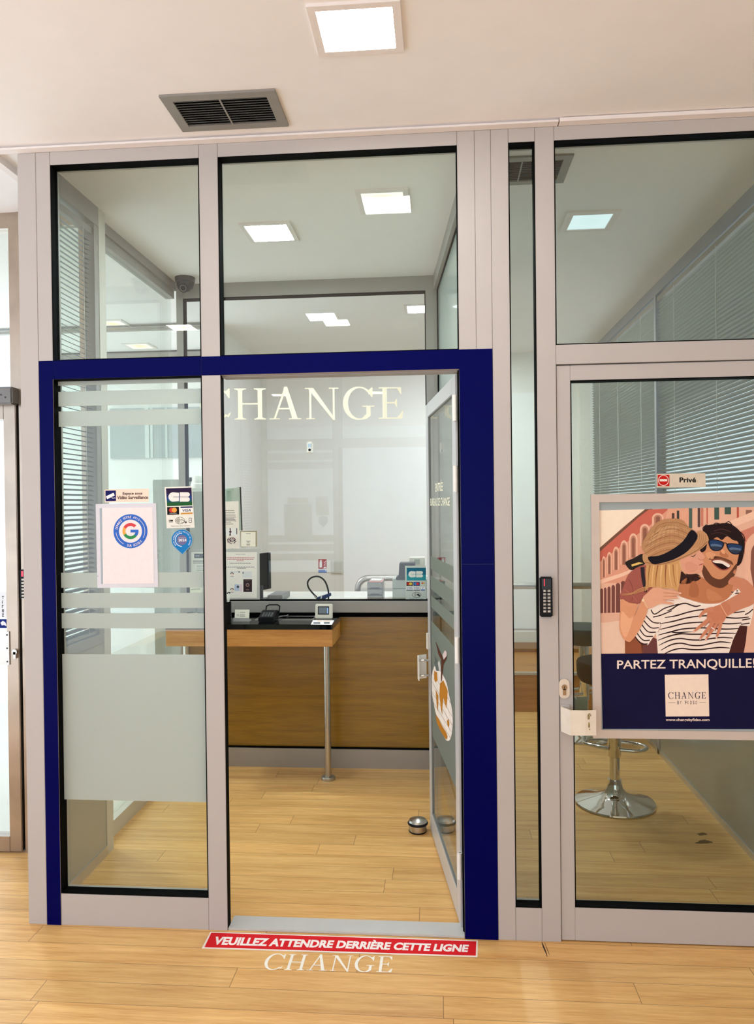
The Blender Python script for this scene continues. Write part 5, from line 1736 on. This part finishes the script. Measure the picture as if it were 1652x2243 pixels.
# man's torso
P.poly([(590, 1160), (740, 1080), (880, 1030), (1000, 1070), (1150, 1110), (1300, 1106), (1400, 1050), (1490, 955), (1560, 1030), (1645, 1110), (1640, 1210), (1608, 1332), (1510, 1322), (1440, 1470), (1400, 1598), (690, 1602), (680, 1480), (670, 1400), (590, 1520), (520, 1490), (445, 1425), (530, 1280)], C(248, 232, 218), 10)
ST = C(54, 32, 34)
for y, xa, xb, sag in ((1120, 780, 1120, 16), (1185, 760, 1560, 18), (1245, 720, 1600, 14), (1305, 700, 1525, 10), (1360, 690, 1500, 8), (1412, 690, 1470, -4), (1462, 700, 1440, -12), (1512, 720, 1420, -18), (1560, 730, 1410, -10)):
    n_ = 7
    pts_ = [(xa + (xb - xa) * k / n_, y + (60 if k == 0 else 24 if k == 1 else 0) + sag * math.sin(k * 1.3) + (xb - xa) * -.012 * k / n_) for k in range(n_ + 1)]
    P.line(pts_, [6] + [13] * (n_ - 1) + [8], ST, 11, 5)
for pts_ in ([(620, 1165), (660, 1210), (760, 1150), (900, 1110)], [(640, 1240), (720, 1220), (830, 1175)], [(570, 1225), (640, 1290), (720, 1300)], [(550, 1275), (620, 1345), (700, 1345)], [(530, 1315), (590, 1385), (670, 1390)], [(505, 1355), (560, 1425), (640, 1432)], [(478, 1395), (540, 1468), (610, 1470)], [(455, 1425), (520, 1500), (588, 1508)],
             [(1530, 1270), (1570, 1262), (1615, 1255)], [(1560, 1215), (1600, 1195), (1640, 1160)], [(1520, 1312), (1560, 1306), (1606, 1300)],
             [(1380, 935), (1430, 990), (1490, 975)], [(1420, 1020), (1480, 1000), (1530, 1010)]):
    P.line(pts_, 11, ST, 11, 5)
P.line([(800, 1385), (880, 1396), (960, 1390), (1040, 1386)], [4, 12, 10, 4], C(30, 20, 22), 12, 4)
P.line([(690, 1390), (720, 1320), (700, 1300)], 8, C(206, 176, 164), 12, 4)
P.line([(880, 1034), (1000, 1076), (1150, 1116), (1300, 1112), (1400, 1056), (1470, 975)], 20, C(252, 240, 228), 13, 5)
P.poly([(895, 1010), (930, 880), (1040, 830), (1130, 840), (1240, 930), (1340, 945), (1420, 870), (1440, 930), (1400, 1040), (1300, 1095), (1150, 1098), (1000, 1058)], C(196, 126, 86), 12, 3)
P.poly([(1060, 880), (1100, 960), (1080, 1040), (1000, 1020), (1020, 900)], C(178, 110, 74), 13, 3)
P.poly([(1180, 960), (1280, 1000), (1330, 1060), (1200, 1070)], C(206, 137, 95), 13, 3)
P.poly([(905, 790), (1060, 800), (1120, 850), (1020, 900), (900, 900)], C(60, 36, 34), 12, 3)
# man's head
P.poly([(1130, 590), (1140, 480), (1200, 440), (1350, 430), (1490, 480), (1505, 620), (1478, 730), (1440, 850), (1340, 942), (1230, 922), (1150, 840), (1122, 740)], C(214, 148, 106), 14, 4)
P.poly([(1128, 740), (1150, 720), (1200, 790), (1240, 840), (1320, 862), (1400, 800), (1470, 710), (1480, 740), (1440, 850), (1340, 946), (1230, 926), (1150, 845)], C(104, 64, 46), 15, 3)
P.poly([(1200, 660), (1250, 630), (1330, 640), (1425, 680), (1440, 720), (1400, 700), (1320, 662), (1240, 668)], C(120, 76, 54), 15, 3)
P.poly([(1222, 672), (1280, 660), (1350, 676), (1420, 722), (1390, 762), (1330, 772), (1262, 730)], C(150, 76, 66), 16, 3)
P.poly([(1236, 682), (1290, 672), (1350, 686), (1408, 722), (1384, 752), (1330, 760), (1270, 722)], C(34, 16, 18), 17, 3)
P.poly([(1236, 680), (1290, 668), (1350, 682), (1410, 720), (1390, 742), (1330, 706), (1262, 698)], C(248, 234, 220), 18, 3)
P.poly([(1322, 580), (1372, 600), (1396, 634), (1370, 646), (1318, 626), (1306, 606)], C(188, 120, 84), 16, 3)
P.poly([(1316, 560), (1350, 570), (1360, 605), (1330, 600)], C(232, 168, 126), 17, 3)
P.poly([(1170, 600), (1230, 590), (1290, 640), (1220, 660), (1180, 640)], C(228, 164, 122), 15, 3)
P.poly([(1140, 420), (1150, 340), (1200, 320), (1280, 308), (1360, 300), (1420, 310), (1500, 370), (1540, 440), (1558, 500), (1545, 620), (1520, 700), (1478, 724), (1500, 600), (1490, 490), (1440, 470), (1380, 430), (1330, 470), (1280, 440), (1230, 470), (1190, 470), (1170, 560), (1140, 590), (1110, 580)], C(40, 26, 26), 18, 3)
for pts_ in ([(1150, 390), (1140, 350), (1170, 320)], [(1240, 320), (1270, 300), (1320, 312)], [(1360, 306), (1400, 285), (1430, 318)], [(1500, 380), (1545, 420), (1560, 480)], [(1200, 345), (1180, 318), (1160, 330)]):
    P.line(pts_, 8, C(40, 26, 26), 18, 4)
P.line([(1250, 380), (1330, 360), (1420, 390)], 7, C(84, 56, 48), 19, 4)
P.line([(1220, 410), (1300, 395), (1380, 420)], 6, C(74, 50, 44), 19, 4)
for lens in ([(1196, 470), (1270, 464), (1348, 494), (1340, 545), (1300, 578), (1240, 575), (1206, 540)], [(1376, 508), (1460, 504), (1540, 526), (1532, 580), (1490, 612), (1430, 606), (1390, 565)]):
    cx = sum(p[0] for p in lens) / len(lens)
    cy = sum(p[1] for p in lens) / len(lens)
    P.poly(lens, C(30, 28, 34), 20, 3)
    P.poly([(cx + (x - cx) * .84, cy + (y - cy) * .84) for x, y in lens], C(38, 62, 104), 21, 3)
    P.poly([(cx + (x - cx) * .7, cy + 12 + (y - cy) * .45) for x, y in lens], C(92, 116, 146), 22, 3)
    P.poly([(cx + (x - cx) * .66, cy + 26 + (y - cy) * .3) for x, y in lens], C(52, 62, 80), 23, 3)
P.line([(1344, 500), (1364, 498), (1382, 512)], 9, C(30, 28, 34), 20, 4)
P.poly([(1440, 790), (1466, 760), (1460, 810)], C(206, 136, 100), 19, 2)
# woman: face, hair, hat
P.poly([(905, 690), (960, 600), (1060, 575), (1110, 578), (1158, 636), (1136, 668), (1152, 700), (1142, 712), (1140, 740), (1122, 790), (1050, 808), (970, 806), (915, 760)], C(228, 166, 138), 22, 3)
P.poly([(960, 700), (1030, 690), (1090, 740), (1050, 790), (980, 785)], C(223, 157, 131), 23, 3)
P.line([(1015, 628), (1045, 632), (1070, 604)], [4, 9, 3], C(60, 36, 34), 24, 4)
P.line([(1098, 722), (1122, 712), (1146, 706)], [4, 10, 5], C(176, 84, 82), 24, 3)
P.line([(1092, 650), (1110, 668), (1138, 664)], 5, C(190, 118, 100), 24, 3)
P.poly([(575, 712), (700, 700), (830, 660), (905, 660), (915, 730), (918, 800), (900, 920), (880, 985), (840, 950), (790, 955), (740, 950), (690, 950), (640, 940), (590, 945), (562, 985), (570, 880)], C(212, 162, 104), 23, 2)
for x0, x1, c_ in ((610, 590, (170, 118, 70)), (650, 630, (232, 190, 132)), (690, 665, (160, 106, 66)), (730, 720, (236, 196, 140)), (770, 770, (150, 96, 66)), (800, 830, (232, 190, 132)), (840, 870, (176, 122, 76)), (880, 895, (226, 180, 122))):
    P.line([(x0, 715), ((x0 + x1) / 2 - 6, 830), (x1, 940)], [14, 10, 4], C(*c_), 24, 5)
P.line([(905, 680), (925, 760), (970, 815)], [16, 12, 4], C(222, 176, 128), 25, 5)
for k in range(3):
    P.line([(590, 930 + k * 14), (500, 960 + k * 14), (420, 1000 + k * 6), (325, 1006 + k * 8)], [10, 7, 5, 2], C(206, 150, 100), 25, 5)
HAT = [(525, 520), (570, 430), (620, 350), (690, 285), (760, 262), (880, 254), (950, 285), (990, 335), (1085, 420), (1000, 560), (820, 660), (640, 705), (585, 640), (545, 580)]
P.poly(HAT, C(188, 140, 98), 26, 2)
for k in range(9):
    y = 330 + k * 34
    P.line([(560 + max(0, 3 - k) * 30, y + 70), (700, y - 10), (850, y - 40), (1000 - k * 4, y + 10)], 5, C(212, 168, 122) if k % 2 else C(150, 102, 66), 27, 4)
for k in range(8):
    P.line([(600 + k * 50, 600 - k * 22), (640 + k * 42, 430 - k * 10), (720 + k * 26, 300 + abs(k - 4) * 6)], 3, C(164, 116, 78), 28, 4)
P.poly([(640, 400), (760, 330), (900, 320), (860, 380), (720, 430), (600, 520)], C(204, 158, 114), 27, 3)
P.poly([(545, 600), (600, 640), (630, 690), (760, 690), (930, 600), (1060, 470), (1085, 380), (1150, 385), (1192, 440), (1185, 500), (1090, 580), (950, 650), (800, 706), (680, 722), (590, 716), (548, 690), (535, 645)], C(200, 152, 108), 28, 2)
P.line([(560, 690), (680, 712), (800, 694), (950, 638), (1090, 566), (1180, 486)], 8, C(156, 108, 74), 29, 5)
for k in range(5):
    P.line([(1085 + k * 20, 400 + k * 5), (1078 + k * 20, 470 + k * 5), (1030 + k * 22, 540 + k * 2)], 4, C(166, 118, 80), 29, 4)
P.poly([(588, 640), (700, 625), (820, 570), (940, 480), (1022, 368), (1086, 428), (1040, 520), (960, 600), (840, 665), (720, 700), (635, 708)], C(26, 24, 32), 30, 3)
# woman's left arm and hand
SK, SKD = C(232, 172, 140), C(206, 140, 108)
P.poly([(322, 1060), (400, 1095), (488, 1112), (470, 1180), (450, 1235), (500, 1140), (540, 1050), (585, 1150), (555, 1260), (490, 1390), (430, 1468), (395, 1487), (340, 1448), (305, 1350), (312, 1200)], C(226, 158, 118), 30, 3)
P.poly([(330, 1180), (400, 1250), (440, 1240), (400, 1380), (360, 1440), (315, 1340)], C(240, 178, 138), 31, 3)
P.poly([(535, 1055), (580, 1000), (640, 948), (720, 946), (770, 985), (780, 1040), (750, 1090), (690, 1115), (585, 1152)], SK, 31, 3)
for pts_, w in (([(700, 970), (790, 980), (860, 990), (915, 1002)], (34, 30, 26, 16)), ([(720, 1012), (800, 1016), (880, 1016)], (34, 28, 18)), ([(730, 1046), (820, 1046), (900, 1046)], (34, 28, 16)), ([(710, 1085), (780, 1096), (845, 1106)], (36, 28, 14))):
    P.line(pts_, list(w), SK, 32, 5)
for pts_ in ([(740, 996), (820, 1002), (890, 1010)], [(745, 1030), (820, 1032), (880, 1032)], [(740, 1066), (800, 1070), (850, 1076)]):
    P.line(pts_, 5, SKD, 33, 4)
P.line([(545, 1050), (560, 1100), (585, 1150)], 5, C(244, 214, 160), 34, 4)
P.poly(ell(540, 1070, 12, 14), C(246, 222, 180), 34)
for x, y in ((912, 1000), (894, 1046)):
    P.poly(ell(x, y, 12, 6), C(250, 214, 196), 34)
# woman's right arm and hand
P.poly([(1440, 835), (1540, 860), (1640, 930), (1668, 1020), (1640, 1110), (1520, 1160), (1410, 1215), (1370, 1235), (1340, 1170), (1310, 1112), (1400, 1060), (1500, 1000), (1545, 950), (1470, 930), (1390, 900)], C(210, 140, 108), 20, 3)
P.poly([(1310, 1112), (1360, 1085), (1420, 1150), (1375, 1232), (1340, 1290), (1260, 1310), (1190, 1290), (1180, 1210), (1220, 1150)], C(206, 132, 100), 22, 3)
for pts_, w in (([(1240, 1160), (1160, 1180), (1100, 1240)], (50, 40, 20)), ([(1220, 1250), (1140, 1310), (1045, 1385)], (50, 36, 20)), ([(1250, 1290), (1180, 1370), (1105, 1460)], (46, 36, 18)), ([(1290, 1290), (1230, 1370), (1165, 1468)], (44, 34, 16)), ([(1320, 1270), (1300, 1370), (1272, 1448)], (40, 32, 16))):
    P.line(pts_, list(w), C(210, 138, 106), 23, 5)
for pts_ in ([(1205, 1280), (1150, 1340)], [(1250, 1320), (1200, 1390)], [(1290, 1310), (1262, 1380)]):
    P.line(pts_, 6, C(170, 100, 78), 24)
P.line([(1222, 1340), (1255, 1362)], 9, C(246, 240, 230), 25)
P.line([(1310, 1105), (1345, 1170), (1385, 1235)], 5, C(248, 206, 160), 25, 4)
for x, y in ((1050, 1384), (1110, 1456), (1168, 1462), (1274, 1442)):
    P.poly(ell(x, y, 10, 12), C(238, 190, 170), 25)
pic = P.build('print', ad)
tag(pic, label='photo of a couple, a straw hatted woman kissing a laughing man')
# navy panel with lettering, drawn in photo pixels
N_ = Sheet(lambda x, y: at(x, y, 'y', YA + .0076), (0, -1, 0), .00015)
xr_ = 1738
N_.board([(1317, 1432), (xr_, 1427), (xr_, 1597), (1320.5, 1596.5)], PR(20, 18, 58), .0004)
CRM = PR(248, 228, 212)
N_.text('PARTEZ TRANQUILLE!', ((1352, 1446.5), (1654, 1442), (1654, 1466.5), (1352, 1468.5)), CRM, 1, .012)
N_.poly([(1456.5, 1478), (1552, 1477), (1554, 1569), (1458.5, 1569.5)], PR(250, 228, 208), 1)
N_.serif('CHANGE', ((1463.5, 1516.5), (1546.5, 1516), (1546.5, 1530), (1464, 1530.5)), PR(30, 26, 52), 2, .16)
for i, ch in enumerate('BY FIDSO'):
    if ch != ' ':
        N_.text(ch, (1484 + i * 5.65, 1534.8, 1484 + i * 5.65 + (3.4 if ch != 'I' else 1), 1542.6), PR(60, 50, 60), 2, .01)
N_.rect(1464, 1538.5, 1479, 1539.2, PR(150, 130, 120), 2)
N_.rect(1532, 1538.3, 1547, 1539, PR(150, 130, 120), 2)
N_.text('www.changebyfidso.com', (1458.5, 1573.5, 1554.5, 1581), CRM, 1, .02)
tag(N_.build('navy_panel', ad), label='navy panel with white lettering and a cream square')
